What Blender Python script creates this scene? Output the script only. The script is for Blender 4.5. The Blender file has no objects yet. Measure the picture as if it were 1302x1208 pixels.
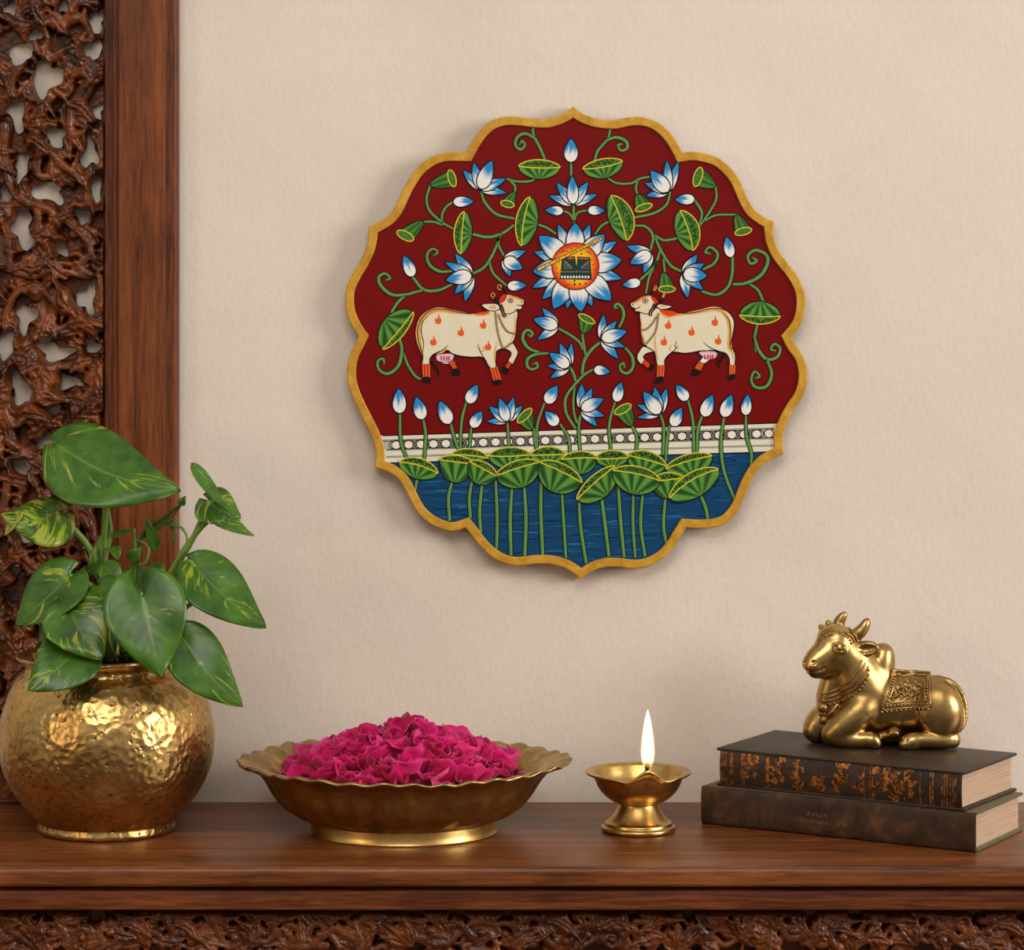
import bpy, bmesh, math, random
import numpy as np
from mathutils import Vector, Matrix
from mathutils.geometry import tessellate_polygon

random.seed(7)
SC = bpy.context.scene
COL = SC.collection
PI = math.pi

# ------------------------------------------------------------------ camera
FPX = 4100.0            # focal length in pixels of the 1302-wide frame
HY = 260.0              # image row of the horizon
TZ = 0.80               # table top height
CZ = TZ + 0.556         # camera height
WALL_Y = 3.0
cam = bpy.data.cameras.new('camera')
cam.sensor_width = 36.0
cam.lens = FPX / 1302 * 36.0
cam.shift_y = -(604 - HY) / 1302.0
camo = bpy.data.objects.new('camera', cam)
camo.location = (0, 0, CZ)
camo.rotation_euler = (PI / 2, 0, 0)
COL.objects.link(camo)
SC.camera = camo


def W(px, py, y):
    """world point at distance y that the photograph shows at pixel px, py"""
    return Vector(((px - 651) / FPX * y, y, CZ - (py - HY) / FPX * y))


# ------------------------------------------------------------------ light
SC.view_settings.view_transform = 'Standard'
SC.view_settings.look = 'None'
SC.view_settings.gamma = 1
SC.view_settings.use_curve_mapping = False
SC.view_settings.exposure = 0.0


def lin(c, a=1.0):
    o = []
    for v in c[:3]:
        v = v / 255.0
        o.append(v / 12.92 if v <= 0.04045 else ((v + 0.055) / 1.055) ** 2.4)
    return (o[0], o[1], o[2], a)


world = bpy.data.worlds.new('world')
SC.world = world
world.use_nodes = True
wn = world.node_tree
wn.nodes.clear()
wo = wn.nodes.new('ShaderNodeOutputWorld')
wb = wn.nodes.new('ShaderNodeBackground')
wtc = wn.nodes.new('ShaderNodeTexCoord')
wsep = wn.nodes.new('ShaderNodeSeparateXYZ')
wr = wn.nodes.new('ShaderNodeValToRGB')
wr.color_ramp.elements[0].position = 0.25
wr.color_ramp.elements[0].color = (0.20, 0.165, 0.13, 1)
wr.color_ramp.elements[1].position = 0.95
wr.color_ramp.elements[1].color = (0.56, 0.53, 0.49, 1)
e = wr.color_ramp.elements.new(0.52)
e.color = (0.34, 0.31, 0.275, 1)
wmr = wn.nodes.new('ShaderNodeMapRange')
wmr.inputs[1].default_value = -1
wmr.inputs[2].default_value = 1
wn.links.new(wtc.outputs['Generated'], wsep.inputs[0])
wn.links.new(wsep.outputs['Z'], wmr.inputs[0])
wn.links.new(wmr.outputs[0], wr.inputs[0])
wn.links.new(wr.outputs[0], wb.inputs['Color'])
wb.inputs['Strength'].default_value = 0.85
wn.links.new(wb.outputs[0], wo.inputs[0])


def area_light(name, loc, target, sx, sy, power, color):
    l = bpy.data.lights.new(name, 'AREA')
    l.shape = 'RECTANGLE'
    l.size, l.size_y, l.energy, l.color = sx, sy, power, color
    o = bpy.data.objects.new(name, l)
    o.location = loc
    o.rotation_euler = (Vector(target) - Vector(loc)).to_track_quat('-Z', 'Y').to_euler()
    COL.objects.link(o)
    return o


area_light('window_light', (3.7, 1.05, 2.05), (0.0, 2.95, 1.1), 1.7, 1.7, 118, (1.0, 0.94, 0.865))
area_light('overhead_fill', (-0.2, 0.6, 2.9), (0.0, 3.0, 1.35), 1.8, 1.2, 32, (1.0, 0.93, 0.855))  # unseen overhead fill, added to even out the light on the wall
area_light('lamp_light', (-1.7, 1.3, 1.35), (-0.3, 2.8, 0.9), 0.4, 0.5, 5, (1.0, 0.70, 0.42))


# ------------------------------------------------------------------ helpers
def mesh_obj(name, verts, faces, mat, parent=None, smooth=False, mats=None, midx=None):
    me = bpy.data.meshes.new(name)
    me.from_pydata([tuple(v) for v in verts], [], faces)
    for m in (mats or [mat]):
        me.materials.append(m)
    if midx is not None:
        me.polygons.foreach_set('material_index', midx)
    me.polygons.foreach_set('use_smooth', [smooth] * len(me.polygons))
    me.update()
    o = bpy.data.objects.new(name, me)
    COL.objects.link(o)
    if parent is not None:
        o.parent = parent
    return o


def bm_obj(name, bm, mat, parent=None, smooth=False):
    me = bpy.data.meshes.new(name)
    bm.to_mesh(me)
    bm.free()
    me.materials.append(mat)
    me.polygons.foreach_set('use_smooth', [smooth] * len(me.polygons))
    o = bpy.data.objects.new(name, me)
    COL.objects.link(o)
    if parent is not None:
        o.parent = parent
    return o


def auto_smooth(o, deg=35):
    """sharp edges above the angle, smooth below"""
    me = o.data
    bm = bmesh.new()
    bm.from_mesh(me)
    for ed in bm.edges:
        if len(ed.link_faces) == 2:
            ed.smooth = ed.calc_face_angle(0) < math.radians(deg)
    for f in bm.faces:
        f.smooth = True
    bm.to_mesh(me)
    bm.free()
    return o


def thing(name, label, cat, loc=(0, 0, 0), group=None, rz=0):
    o = bpy.data.objects.new(name, None)
    o.location = loc
    o.rotation_euler = (0, 0, rz)
    o.empty_display_size = 0.02
    COL.objects.link(o)
    return tag(o, label, cat, group)


def tag(o, label, cat, group=None, kind=None):
    o['label'] = label
    o['category'] = cat
    if group:
        o['group'] = group
    if kind:
        o['kind'] = kind
    return o


def box_bm(bm, lo, hi, bev=0.0, seg=2):
    b2 = bmesh.new()
    bmesh.ops.create_cube(b2, size=1.0)
    for v in b2.verts:
        v.co = Vector([(lo[i] + hi[i]) / 2 + v.co[i] * (hi[i] - lo[i]) for i in range(3)])
    if bev:
        bmesh.ops.bevel(b2, geom=list(b2.edges), offset=bev, segments=seg, affect='EDGES', profile=0.5)
    tmp = bpy.data.meshes.new('t')
    b2.to_mesh(tmp)
    b2.free()
    bm.from_mesh(tmp)
    bpy.data.meshes.remove(tmp)


def catmull(pts, n=8, closed=False):
    P = [np.array(p, float) for p in pts]
    if len(P) < 3 and not closed:
        return [P[0] + (P[-1] - P[0]) * t for t in np.linspace(0, 1, n + 1)]
    out = []
    m = len(P)
    rng = range(m if closed else m - 1)
    for i in rng:
        p1, p2 = P[i], P[(i + 1) % m]
        p0 = P[i - 1] if (closed or i > 0) else 2 * p1 - p2
        p3 = P[(i + 2) % m] if (closed or i + 2 < m) else 2 * p2 - p1
        for k in range(n):
            t = k / n
            out.append(0.5 * ((2 * p1) + (-p0 + p2) * t + (2 * p0 - 5 * p1 + 4 * p2 - p3) * t * t
                              + (-p0 + 3 * p1 - 3 * p2 + p3) * t ** 3))
    if not closed:
        out.append(P[-1])
    return out


def tube_data(path, radii, seg=10, cap=True, V=None, F=None):
    """swept tube along path; appends to V, F"""
    V = [] if V is None else V
    F = [] if F is None else F
    P = [Vector(p) for p in path]
    n = len(P)
    if not hasattr(radii, '__len__'):
        radii = [radii] * n
    base = len(V)
    up = Vector((0.13, 0.31, 0.94))
    prev = None
    for i in range(n):
        d = (P[min(i + 1, n - 1)] - P[max(i - 1, 0)])
        if d.length < 1e-9:
            d = Vector((0, 0, 1))
        d.normalize()
        if prev is None:
            a = d.cross(up)
            if a.length < 1e-3:
                a = d.cross(Vector((1, 0, 0)))
            a.normalize()
        else:
            a = prev - d * prev.dot(d)
            a.normalize()
        prev = a
        b = d.cross(a)
        for k in range(seg):
            t = 2 * PI * k / seg
            V.append(P[i] + (a * math.cos(t) + b * math.sin(t)) * radii[i])
    for i in range(n - 1):
        for k in range(seg):
            k2 = (k + 1) % seg
            F.append((base + i * seg + k, base + i * seg + k2, base + (i + 1) * seg + k2, base + (i + 1) * seg + k))
    if cap:
        F.append(tuple(base + k for k in reversed(range(seg))))
        F.append(tuple(base + (n - 1) * seg + k for k in range(seg)))
    return V, F


def lathe_data(profile, seg=96, sx=1.0, sy=1.0, mod=None):
    """profile list of (r, z); closed solids have r=0 ends. mod(theta, r, z, i)->(r,z)"""
    V, F = [], []
    rings = []
    for i, (r, z) in enumerate(profile):
        if r < 1e-7:
            V.append(Vector((0, 0, z)))
            rings.append([len(V) - 1])
        else:
            ring = []
            for k in range(seg):
                t = 2 * PI * k / seg
                rr, zz = (r, z) if mod is None else mod(t, r, z, i)
                V.append(Vector((rr * math.cos(t) * sx, rr * math.sin(t) * sy, zz)))
                ring.append(len(V) - 1)
            rings.append(ring)
    for a, b in zip(rings[:-1], rings[1:]):
        for k in range(seg):
            k2 = (k + 1) % seg
            if len(a) == 1 and len(b) == 1:
                continue
            if len(a) == 1:
                F.append((a[0], b[k2], b[k]))
            elif len(b) == 1:
                F.append((a[k], a[k2], b[0]))
            else:
                F.append((a[k], a[k2], b[k2], b[k]))
    return V, F


def smooth_profile(pts, n=6):
    return [(max(0.0, float(p[0])), float(p[1])) for p in catmull(pts, n)]


# ------------------------------------------------------------------ materials
class NT:
    def __init__(self, name):
        self.m = bpy.data.materials.new(name)
        self.m.use_nodes = True
        self.t = self.m.node_tree
        self.b = self.t.nodes['Principled BSDF']
        self.out = self.t.nodes['Material Output']

    def n(self, typ, **kw):
        nd = self.t.nodes.new(typ)
        for k, v in kw.items():
            if k.startswith('i_'):
                nd.inputs[k[2:].replace('_', ' ')].default_value = v
            elif k.startswith('I'):
                nd.inputs[int(k[1:])].default_value = v
            else:
                setattr(nd, k, v)
        return nd

    def l(self, a, b):
        self.t.links.new(a, b)

    def coord(self, scale=(1, 1, 1), which='Object', rot=(0, 0, 0)):
        tc = self.n('ShaderNodeTexCoord')
        mp = self.n('ShaderNodeMapping')
        mp.inputs['Scale'].default_value = scale
        mp.inputs['Rotation'].default_value = rot
        self.l(tc.outputs[which], mp.inputs['Vector'])
        return mp.outputs[0]

    def noise(self, vec, scale, detail=4, rough=0.55, dist=0.0):
        nd = self.n('ShaderNodeTexNoise')
        nd.inputs['Scale'].default_value = scale
        nd.inputs['Detail'].default_value = detail
        nd.inputs['Roughness'].default_value = rough
        nd.inputs['Distortion'].default_value = dist
        if vec is not None:
            self.l(vec, nd.inputs['Vector'])
        return nd.outputs['Fac']

    def ramp(self, fac, stops):
        nd = self.n('ShaderNodeValToRGB')
        el = nd.color_ramp.elements
        while len(el) > 2:
            el.remove(el[-1])
        for i, (p, c) in enumerate(stops):
            if i >= 2:
                el.new(p)
        for i, (p, c) in enumerate(sorted(stops, key=lambda s: s[0])):
            el[i].position = p
            el[i].color = c if len(c) == 4 else (*c, 1)
        self.l(fac, nd.inputs[0])
        return nd.outputs[0]

    def mix(self, fac, a, b, blend='MIX'):
        nd = self.n('ShaderNodeMix', data_type='RGBA', blend_type=blend)
        for s, v in ((nd.inputs[0], fac), (nd.inputs[6], a), (nd.inputs[7], b)):
            if hasattr(v, 'links'):
                self.l(v, s)
            else:
                s.default_value = v
        return nd.outputs[2]

    def math(self, op, a, b=0.0):
        nd = self.n('ShaderNodeMath', operation=op)
        for s, v in ((nd.inputs[0], a), (nd.inputs[1], b)):
            if hasattr(v, 'links'):
                self.l(v, s)
            else:
                s.default_value = v
        return nd.outputs[0]

    def bump(self, h, strength, dist, prev=None):
        nd = self.n('ShaderNodeBump')
        nd.inputs['Strength'].default_value = strength
        nd.inputs['Distance'].default_value = dist
        self.l(h, nd.inputs['Height'])
        if prev is not None:
            self.l(prev, nd.inputs['Normal'])
        return nd.outputs[0]

    def set(self, **kw):
        for k, v in kw.items():
            s = self.b.inputs[k.replace('_', ' ')]
            if hasattr(v, 'links'):
                self.l(v, s)
            else:
                s.default_value = v
        return self.m


def wood(name, axis, stops, rough=0.4, coat=0.0, grain=1.0, spec=0.34):
    t = NT(name)
    s = [150.0 * grain] * 3
    s[axis] = 5.0 * grain
    v = t.coord(tuple(s))
    s2 = [320.0 * grain] * 3
    s2[axis] = 26.0 * grain
    a = t.noise(v, 0.35, 6, 0.6, 0.6)
    b = t.noise(t.coord(tuple(s2)), 1.0, 5, 0.7, 0.3)
    broad = t.noise(t.coord((1, 1, 1)), 9.0, 3)
    f = t.math('ADD', t.math('MULTIPLY', a, 0.45), t.math('ADD', t.math('MULTIPLY', b, 0.38), t.math('MULTIPLY', broad, 0.2)))
    c = t.ramp(f, stops)
    rg = t.n('ShaderNodeMapRange', I1=0.3, I2=0.7, I3=rough - 0.07, I4=rough + 0.1)
    t.l(b, rg.inputs[0])
    nrm = t.bump(t.math('ADD', a, b), 0.12, 0.002)
    return t.set(Base_Color=c, Roughness=rg.outputs[0], Normal=nrm, Coat_Weight=coat, Coat_Roughness=0.22, Specular_IOR_Level=spec)


WOOD_TOP = wood('wood_tabletop', 0, [(0.38, lin((56, 24, 9))), (0.5, lin((106, 57, 25))), (0.64, lin((144, 84, 42)))], 0.34, 0.06)
WOOD_EDGE = wood('wood_moulding', 0, [(0.38, lin((42, 17, 6))), (0.5, lin((94, 45, 18))), (0.64, lin((140, 77, 35)))], 0.42, 0.0)
WOOD_POST = wood('wood_post', 2, [(0.38, lin((58, 24, 8))), (0.5, lin((108, 54, 22))), (0.64, lin((142, 80, 38)))], 0.42, 0.0)


def carved(name, c0, c1):
    t = NT(name)
    v = t.coord((1, 1, 1))
    a = t.noise(v, 40, 5, 0.6)
    b = t.noise(v, 300, 3, 0.6)
    c = t.ramp(a, [(0.34, lin(c0)), (0.64, lin(c1))])
    return t.set(Base_Color=c, Roughness=0.34, Specular_IOR_Level=0.45, Normal=t.bump(b, 0.12, 0.001))


WOOD_CARVED = carved('wood_carved', (44, 18, 6), (122, 62, 23))
WOOD_FRIEZE = carved('wood_carved_frieze', (62, 26, 9), (116, 60, 25))


def plaster():
    t = NT('plaster_wall')
    v = t.coord((1, 1, 1))
    a = t.noise(v, 4.5, 6, 0.62)
    f = t.noise(t.coord((1.3, 1, 0.7)), 160, 5, 0.6)
    c = t.ramp(a, [(0.3, lin((219, 208, 195))), (0.5, lin((225, 214, 202))), (0.72, lin((230, 220, 209)))])
    c2 = t.mix(0.07, c, t.ramp(f, [(0.3, lin((170, 150, 130))), (0.7, lin((245, 235, 222)))]))
    return t.set(Base_Color=c2, Roughness=0.92, Specular_IOR_Level=0.15, Normal=t.bump(f, 0.22, 0.002, t.bump(a, 0.25, 0.01)))


PLASTER = plaster()


def brass(name, c0, c1, rough, hammered=False, mottled=0.5):
    t = NT(name)
    v = t.coord((1, 1, 1))
    a = t.noise(v, 28, 6, 0.65, 0.4)
    fine = t.noise(v, 220, 4, 0.65)
    c = t.ramp(t.math('ADD', t.math('MULTIPLY', a, 0.75), t.math('MULTIPLY', fine, 0.25)),
               [(0.36, lin(c0)), (0.6, lin(c1))])
    rg = t.n('ShaderNodeMapRange', I1=0.3, I2=0.7, I3=rough + 0.12 * mottled, I4=rough - 0.05)
    t.l(a, rg.inputs[0])
    nrm = t.bump(fine, 0.06, 0.001)
    if hammered:
        wv = t.coord((1, 1, 1))
        ns = t.n('ShaderNodeTexNoise', i_Scale=45.0, i_Detail=2.0)
        t.l(wv, ns.inputs['Vector'])
        mx = t.n('ShaderNodeMix', data_type='VECTOR')
        mx.inputs[0].default_value = 0.012
        t.l(wv, mx.inputs[4])
        t.l(ns.outputs['Color'], mx.inputs[5])
        vo = t.n('ShaderNodeTexVoronoi', feature='SMOOTH_F1', i_Scale=150.0)
        vo.inputs['Smoothness'].default_value = 0.35
        t.l(mx.outputs[1], vo.inputs['Vector'])
        vo2 = t.n('ShaderNodeTexVoronoi', feature='F1', i_Scale=120.0)
        t.l(mx.outputs[1], vo2.inputs['Vector'])
        pit = t.n('ShaderNodeMapRange', I1=0.05, I2=0.22, I3=0.0, I4=1.0, interpolation_type='SMOOTHSTEP')
        t.l(vo2.outputs['Distance'], pit.inputs[0])
        nrm = t.bump(vo.outputs['Distance'], 0.30, 0.0032, nrm)
        dirt = t.n('ShaderNodeMapRange', I1=0.10, I2=0.24, I3=0.75, I4=0.0)
        t.l(vo2.outputs['Distance'], dirt.inputs[0])
        keep = t.math('GREATER_THAN', vo2.outputs['Color'], 0.30)
        c = t.mix(t.math('MULTIPLY', dirt.outputs[0], keep), c, lin((92, 60, 24)))
        nrm = t.bump(pit.outputs[0], 0.4, 0.0016, nrm)
        nrm = t.bump(t.noise(wv, 16, 2), 0.25, 0.006, nrm)
    return t.set(Base_Color=c, Metallic=1.0, Roughness=rg.outputs[0], Normal=nrm)


BRASS_POT = brass('brass_hammered', (160, 126, 72), (216, 180, 114), 0.30, True)
BRASS_BOWL = brass('brass_aged', (138, 112, 66), (196, 166, 108), 0.33)
BRASS_LAMP = brass('brass_polished', (180, 142, 78), (216, 180, 112), 0.30)
BRASS_BULL = brass('brass_cast', (144, 116, 66), (202, 168, 108), 0.31)
BRASS_DARK = brass('brass_patina', (112, 86, 46), (180, 144, 86), 0.36)


def paint_mat():
    t = NT('painted_enamel')
    at = t.n('ShaderNodeVertexColor', layer_name='Col')
    v = t.coord((1, 1, 1))
    n1 = t.noise(v, 60, 5, 0.6)
    c = t.mix(0.10, at.outputs['Color'], t.ramp(n1, [(0.3, (0.0, 0.0, 0.0, 1)), (0.7, (0.9, 0.9, 0.9, 1))]), 'OVERLAY')
    return t.set(Base_Color=c, Roughness=0.40, Specular_IOR_Level=0.22, Normal=t.bump(t.noise(v, 500, 3), 0.05, 0.0006))


PAINT = paint_mat()


def gold_rim():
    t = NT('gold_leaf_paint')
    v = t.coord((1, 1, 1))
    a = t.noise(v, 70, 5, 0.65, 0.5)
    s = t.noise(v, 700, 3, 0.7)
    c = t.ramp(t.math('ADD', t.math('MULTIPLY', a, 0.7), t.math('MULTIPLY', s, 0.3)),
               [(0.34, lin((176, 124, 24))), (0.52, lin((206, 154, 44))), (0.70, lin((226, 182, 80)))])
    return t.set(Base_Color=c, Metallic=0.12, Roughness=0.42, Normal=t.bump(a, 0.25, 0.002, t.bump(s, 0.2, 0.0006)))


GOLD_RIM = gold_rim()


def plain(name, c, rough=0.5, **kw):
    t = NT(name)
    return t.set(Base_Color=lin(c), Roughness=rough, **kw)


BOARD = plain('board_dark', (46, 30, 16), 0.6)

# ------------------------------------------------------------------ setting
wall = mesh_obj('wall_back', [(-3, WALL_Y, 0), (3, WALL_Y, 0), (3, WALL_Y, 2.9), (-3, WALL_Y, 2.9),
                              (-3, WALL_Y + 0.1, 0), (3, WALL_Y + 0.1, 0), (3, WALL_Y + 0.1, 2.9), (-3, WALL_Y + 0.1, 2.9)],
                [(0, 1, 2, 3), (7, 6, 5, 4), (0, 4, 5, 1), (3, 2, 6, 7), (0, 3, 7, 4), (1, 5, 6, 2)], PLASTER)
wall['kind'] = 'structure'
fl = mesh_obj('floor', [(-3, -1, 0), (3, -1, 0), (3, WALL_Y, 0), (-3, WALL_Y, 0),
                        (-3, -1, -0.05), (3, -1, -0.05), (3, WALL_Y, -0.05), (-3, WALL_Y, -0.05)],
              [(0, 1, 2, 3), (7, 6, 5, 4), (0, 4, 5, 1), (1, 5, 6, 2), (2, 6, 7, 3), (3, 7, 4, 0)],
              wood('wood_floor', 0, [(0.36, lin((50, 32, 20))), (0.66, lin((110, 76, 50)))], 0.5))
fl['kind'] = 'structure'


# ------------------------------------------------------------------ carved relief fields
def smooth_noise(nx, ny, cell, rng):
    gx, gy = int(nx / cell) + 3, int(ny / cell) + 3
    g = rng.random((gx, gy))
    X = np.arange(nx) / cell
    Y = np.arange(ny) / cell
    xi, yi = X.astype(int), Y.astype(int)
    fx, fy = X - xi, Y - yi
    fx, fy = fx * fx * (3 - 2 * fx), fy * fy * (3 - 2 * fy)
    a = g[np.ix_(xi, yi)]
    b = g[np.ix_(xi + 1, yi)]
    c = g[np.ix_(xi, yi + 1)]
    d = g[np.ix_(xi + 1, yi + 1)]
    fx, fy = fx[:, None], fy[None, :]
    return (a * (1 - fx) + b * fx) * (1 - fy) + (c * (1 - fx) + d * fx) * fy


class Relief:
    """height field over a pixel rectangle, carved with strands, leaves and curls"""

    def __init__(self, x0, x1, y0, y1, step, seed, base=-20.0):
        self.x = np.arange(x0, x1 + 1e-6, step)
        self.y = np.arange(y0, y1 + 1e-6, step)
        self.step = step
        self.X, self.Y = np.meshgrid(self.x, self.y, indexing='ij')
        self.H = np.full(self.X.shape, base)
        self.rng = np.random.default_rng(seed)
        w = self.X.shape
        self.wx = (smooth_noise(w[0], w[1], 15 / step, self.rng) - 0.5) * 7
        self.wy = (smooth_noise(w[0], w[1], 15 / step, self.rng) - 0.5) * 7
        self.fine = smooth_noise(w[0], w[1], 4 / step, self.rng) - 0.5

    def window(self, xa, xb, ya, yb):
        s = self.step
        i0 = max(0, int((xa - self.x[0]) / s))
        i1 = min(len(self.x), int((xb - self.x[0]) / s) + 2)
        j0 = max(0, int((ya - self.y[0]) / s))
        j1 = min(len(self.y), int((yb - self.y[0]) / s) + 2)
        return (slice(i0, i1), slice(j0, j1)) if i1 > i0 and j1 > j0 else None

    def strand(self, pts, r0, r1, lift=0.0, groove=0.35, n=7):
        """a flattened, twice-grooved ribbon"""
        P = np.array(catmull(pts, n))
        m = len(P)
        rm = max(r0, r1) + 4
        for i in range(m - 1):
            a, b = P[i], P[i + 1]
            w = self.window(min(a[0], b[0]) - rm, max(a[0], b[0]) + rm, min(a[1], b[1]) - rm, max(a[1], b[1]) + rm)
            if w is None:
                continue
            X = self.X[w] + 0.5 * self.wx[w]
            Y = self.Y[w] + 0.5 * self.wy[w]
            d = b - a
            L2 = max(1e-6, d @ d)
            t = np.clip(((X - a[0]) * d[0] + (Y - a[1]) * d[1]) / L2, 0, 1)
            px, py = X - a[0] - t * d[0], Y - a[1] - t * d[1]
            dist = np.hypot(px, py)
            side = (px * d[1] - py * d[0]) / math.sqrt(L2)
            u = (i + t) / (m - 1)
            R = r0 + (r1 - r0) * u
            q = np.clip(dist / R, 0, 1)
            h = lift + R * 0.85 * np.sqrt(np.maximum(0, 1 - q ** 2.6)) - groove * R * (np.exp(-((side / R - 0.38) / 0.14) ** 2) + 0.8 * np.exp(-((side / R + 0.30) / 0.14) ** 2)) + 0.25 * side * math.sin(i * 0.35)
            h = np.where(q >= 1, -99, h)
            self.H[w] = np.maximum(self.H[w], h)

    def leaf(self, cx, cy, ang, length, width, lift=0.0, lobes=3, curl=0.0):
        rm = length * 1.1
        w = self.window(cx - rm, cx + rm, cy - rm, cy + rm)
        if w is None:
            return
        X = self.X[w] + 0.7 * self.wx[w] - cx
        Y = self.Y[w] + 0.7 * self.wy[w] - cy
        u = X * math.cos(ang) + Y * math.sin(ang)
        v = -X * math.sin(ang) + Y * math.cos(ang)
        v = v - curl * (u / length) ** 2 * length * 0.5
        t = np.clip(u / length, 0, 1)
        prof = width * np.sin(PI * t ** 0.75) ** 0.8 * (1 + 0.28 * np.cos(lobes * 2 * PI * t))
        q = np.abs(v) / np.maximum(prof, 1e-3)
        inside = (u > 0) & (u < length) & (q < 1)
        rib = np.exp(-(v / (width * 0.14)) ** 2)
        veins = np.abs(np.cos((u - np.abs(v) * 0.9) / length * PI * lobes * 2.2))
        h = lift + width * 0.62 * (np.sqrt(np.maximum(0, 1 - q ** 2)) * 0.75 + 0.25 * (1 - q)) * (0.8 + 0.35 * t) \
            - rib * width * 0.30 + veins * width * 0.12 + width * 0.3 * t
        self.H[w] = np.maximum(self.H[w], np.where(inside, h, -99))

    def spiral(self, cx, cy, R, r, sgn, a0, lift=0.0, turns=1.25):
        pts = []
        for k in range(11):
            t = k / 10
            rr = R * (1 - 0.86 * t)
            a = a0 + sgn * t * turns * 2 * PI
            pts.append((cx + rr * math.cos(a), cy + rr * math.sin(a)))
        self.strand(pts, r, r * 0.75, lift, 0.3, 3)
        self.strand([pts[-1], (pts[-1][0] + 0.3, pts[-1][1] + 0.3), (pts[-1][0] + 0.5, pts[-1][1])], r * 1.0, r * 1.0, lift + r * 0.4, 0, 2)

    def blur(self, k=1):
        for _ in range(k):
            H = np.pad(self.H, 1, mode='edge')
            self.H = (H[1:-1, 1:-1] * 4 + H[:-2, 1:-1] + H[2:, 1:-1] + H[1:-1, :-2] + H[1:-1, 2:]) / 8


def relief_mesh(name, R, ydist, zscale, base_depth, mat, parent, holes=None, loc=(0, 0, 0)):
    """turn the height field into a solid panel; ydist = distance of height 0; back sits base_depth behind"""
    nx, ny = R.X.shape
    PX, PY = R.X.copy(), R.Y.copy()
    if holes is not None:
        sdf = holes
        gx, gy = np.gradient(sdf, R.step)
        keepv = sdf > 0
        quad = keepv[:-1, :-1] | keepv[1:, :-1] | keepv[:-1, 1:] | keepv[1:, 1:]
        g2 = gx * gx + gy * gy + 1e-4
        out = (~keepv) & (sdf > -2.6 * R.step)
        st = np.clip(-sdf / g2, 0, 2.2 * R.step)
        PX = np.where(out, PX + gx * st, PX)
        PY = np.where(out, PY + gy * st, PY)
    else:
        quad = np.ones((nx - 1, ny - 1), bool)
    pxs = ydist / FPX
    VX = (PX - 651) * pxs
    VZ = CZ - (PY - HY) * pxs
    VY = ydist - R.H * zscale
    front = np.stack([VX, VY, VZ], -1).reshape(-1, 3)
    back = np.stack([VX, np.full_like(VX, ydist + base_depth), VZ], -1).reshape(-1, 3)
    idx = np.arange(nx * ny).reshape(nx, ny)
    N = nx * ny
    q = np.argwhere(quad)
    a, b = idx[q[:, 0], q[:, 1]], idx[q[:, 0] + 1, q[:, 1]]
    c, d = idx[q[:, 0] + 1, q[:, 1] + 1], idx[q[:, 0], q[:, 1] + 1]
    faces = [np.stack([a, d, c, b], 1)]
    pad = np.pad(quad, 1)
    # boundary walls
    for (di, dj, e0, e1) in ((-1, 0, 0, 3), (1, 0, 2, 1), (0, -1, 1, 0), (0, 1, 3, 2)):
        nb = pad[1 + di:1 + di + nx - 1, 1 + dj:1 + dj + ny - 1]
        m = quad & ~nb
        k = np.argwhere(m)
        cs = [idx[k[:, 0], k[:, 1]], idx[k[:, 0] + 1, k[:, 1]], idx[k[:, 0] + 1, k[:, 1] + 1], idx[k[:, 0], k[:, 1] + 1]]
        p, r = cs[e0], cs[e1]
        faces.append(np.stack([r, p, p + N, r + N], 1))
    faces = np.concatenate(faces)
    allv = np.concatenate([front, back])
    used = np.unique(faces)
    remap = np.full(2 * N, -1)
    remap[used] = np.arange(len(used))
    faces = remap[faces]
    o = mesh_obj(name, allv[used] - np.array(loc), faces.tolist(), mat, parent, True)
    return o


# ------------------------------------------------------------------ carved screen
SCR_Y = 2.988
screen = thing('carved_screen', 'tall dark wooden screen with pierced leafy carving and plain side post, behind the potted plant', 'screen',
               (-0.42, 2.985, TZ))
SL = (-0.42, 2.985, TZ)
HOLES = [(60, 99, 20, 22, .5), (24, 67, 15, 13, .2), (43, 45, 9, 7, 0), (122, 26, 8, 13, 0), (117, 60, 14, 10, -.6), (21, 146, 11, 21, -.2),
         (71, 174, 9, 13, 0), (114, 193, 10, 20, .1), (27, 211, 9, 20, .1), (62, 245, 19, 12, .2), (5, 247, 9, 11, 0), (125, 138, 6, 12, 0),
         (103, 275, 9, 10, -.4), (28, 290, 12, 25, -.2), (80, 316, 9, 6, .4), (110, 378, 13, 19, .3), (32, 404, 10, 20, .1), (69, 447, 20, 11, .05),
         (4, 440, 10, 16, 0), (26, 495, 11, 20, -.3), (88, 486, 15, 8, 0), (116, 439, 9, 9, 0), (125, 241, 6, 16, 0), (58, 562, 12, 9, .3),
         (27, 594, 11, 10, .4), (68, 522, 9, 5, .3), (33, 676, 16, 13, .3), (21, 728, 7, 6, 0), (78, 640, 7, 5, 0), (-25, 110, 12, 18, .2),
         (-30, 320, 11, 20, -.2), (-28, 530, 13, 17, .2), (10, 8, 8, 9, 0), (78, 8, 7, 8, 0), (100, 730, 6, 8, 0), (60, 800, 6, 5, .3), (28, -38, 13, 11, .3), (98, -30, 9, 14, .2), (62, -80, 11, 15, 0), (112, -88, 8, 11, 0), (10, -90, 8, 12, .2)]
R = Relief(-44, 133, -112, 1021.5, 1.1, 11, base=-9.0)
rng = R.rng
SD = np.full(R.X.shape, 60.0)
warpx = R.X + 1.2 * R.wx
warpy = R.Y + 1.2 * R.wy
hseed = np.random.default_rng(8)
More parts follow.
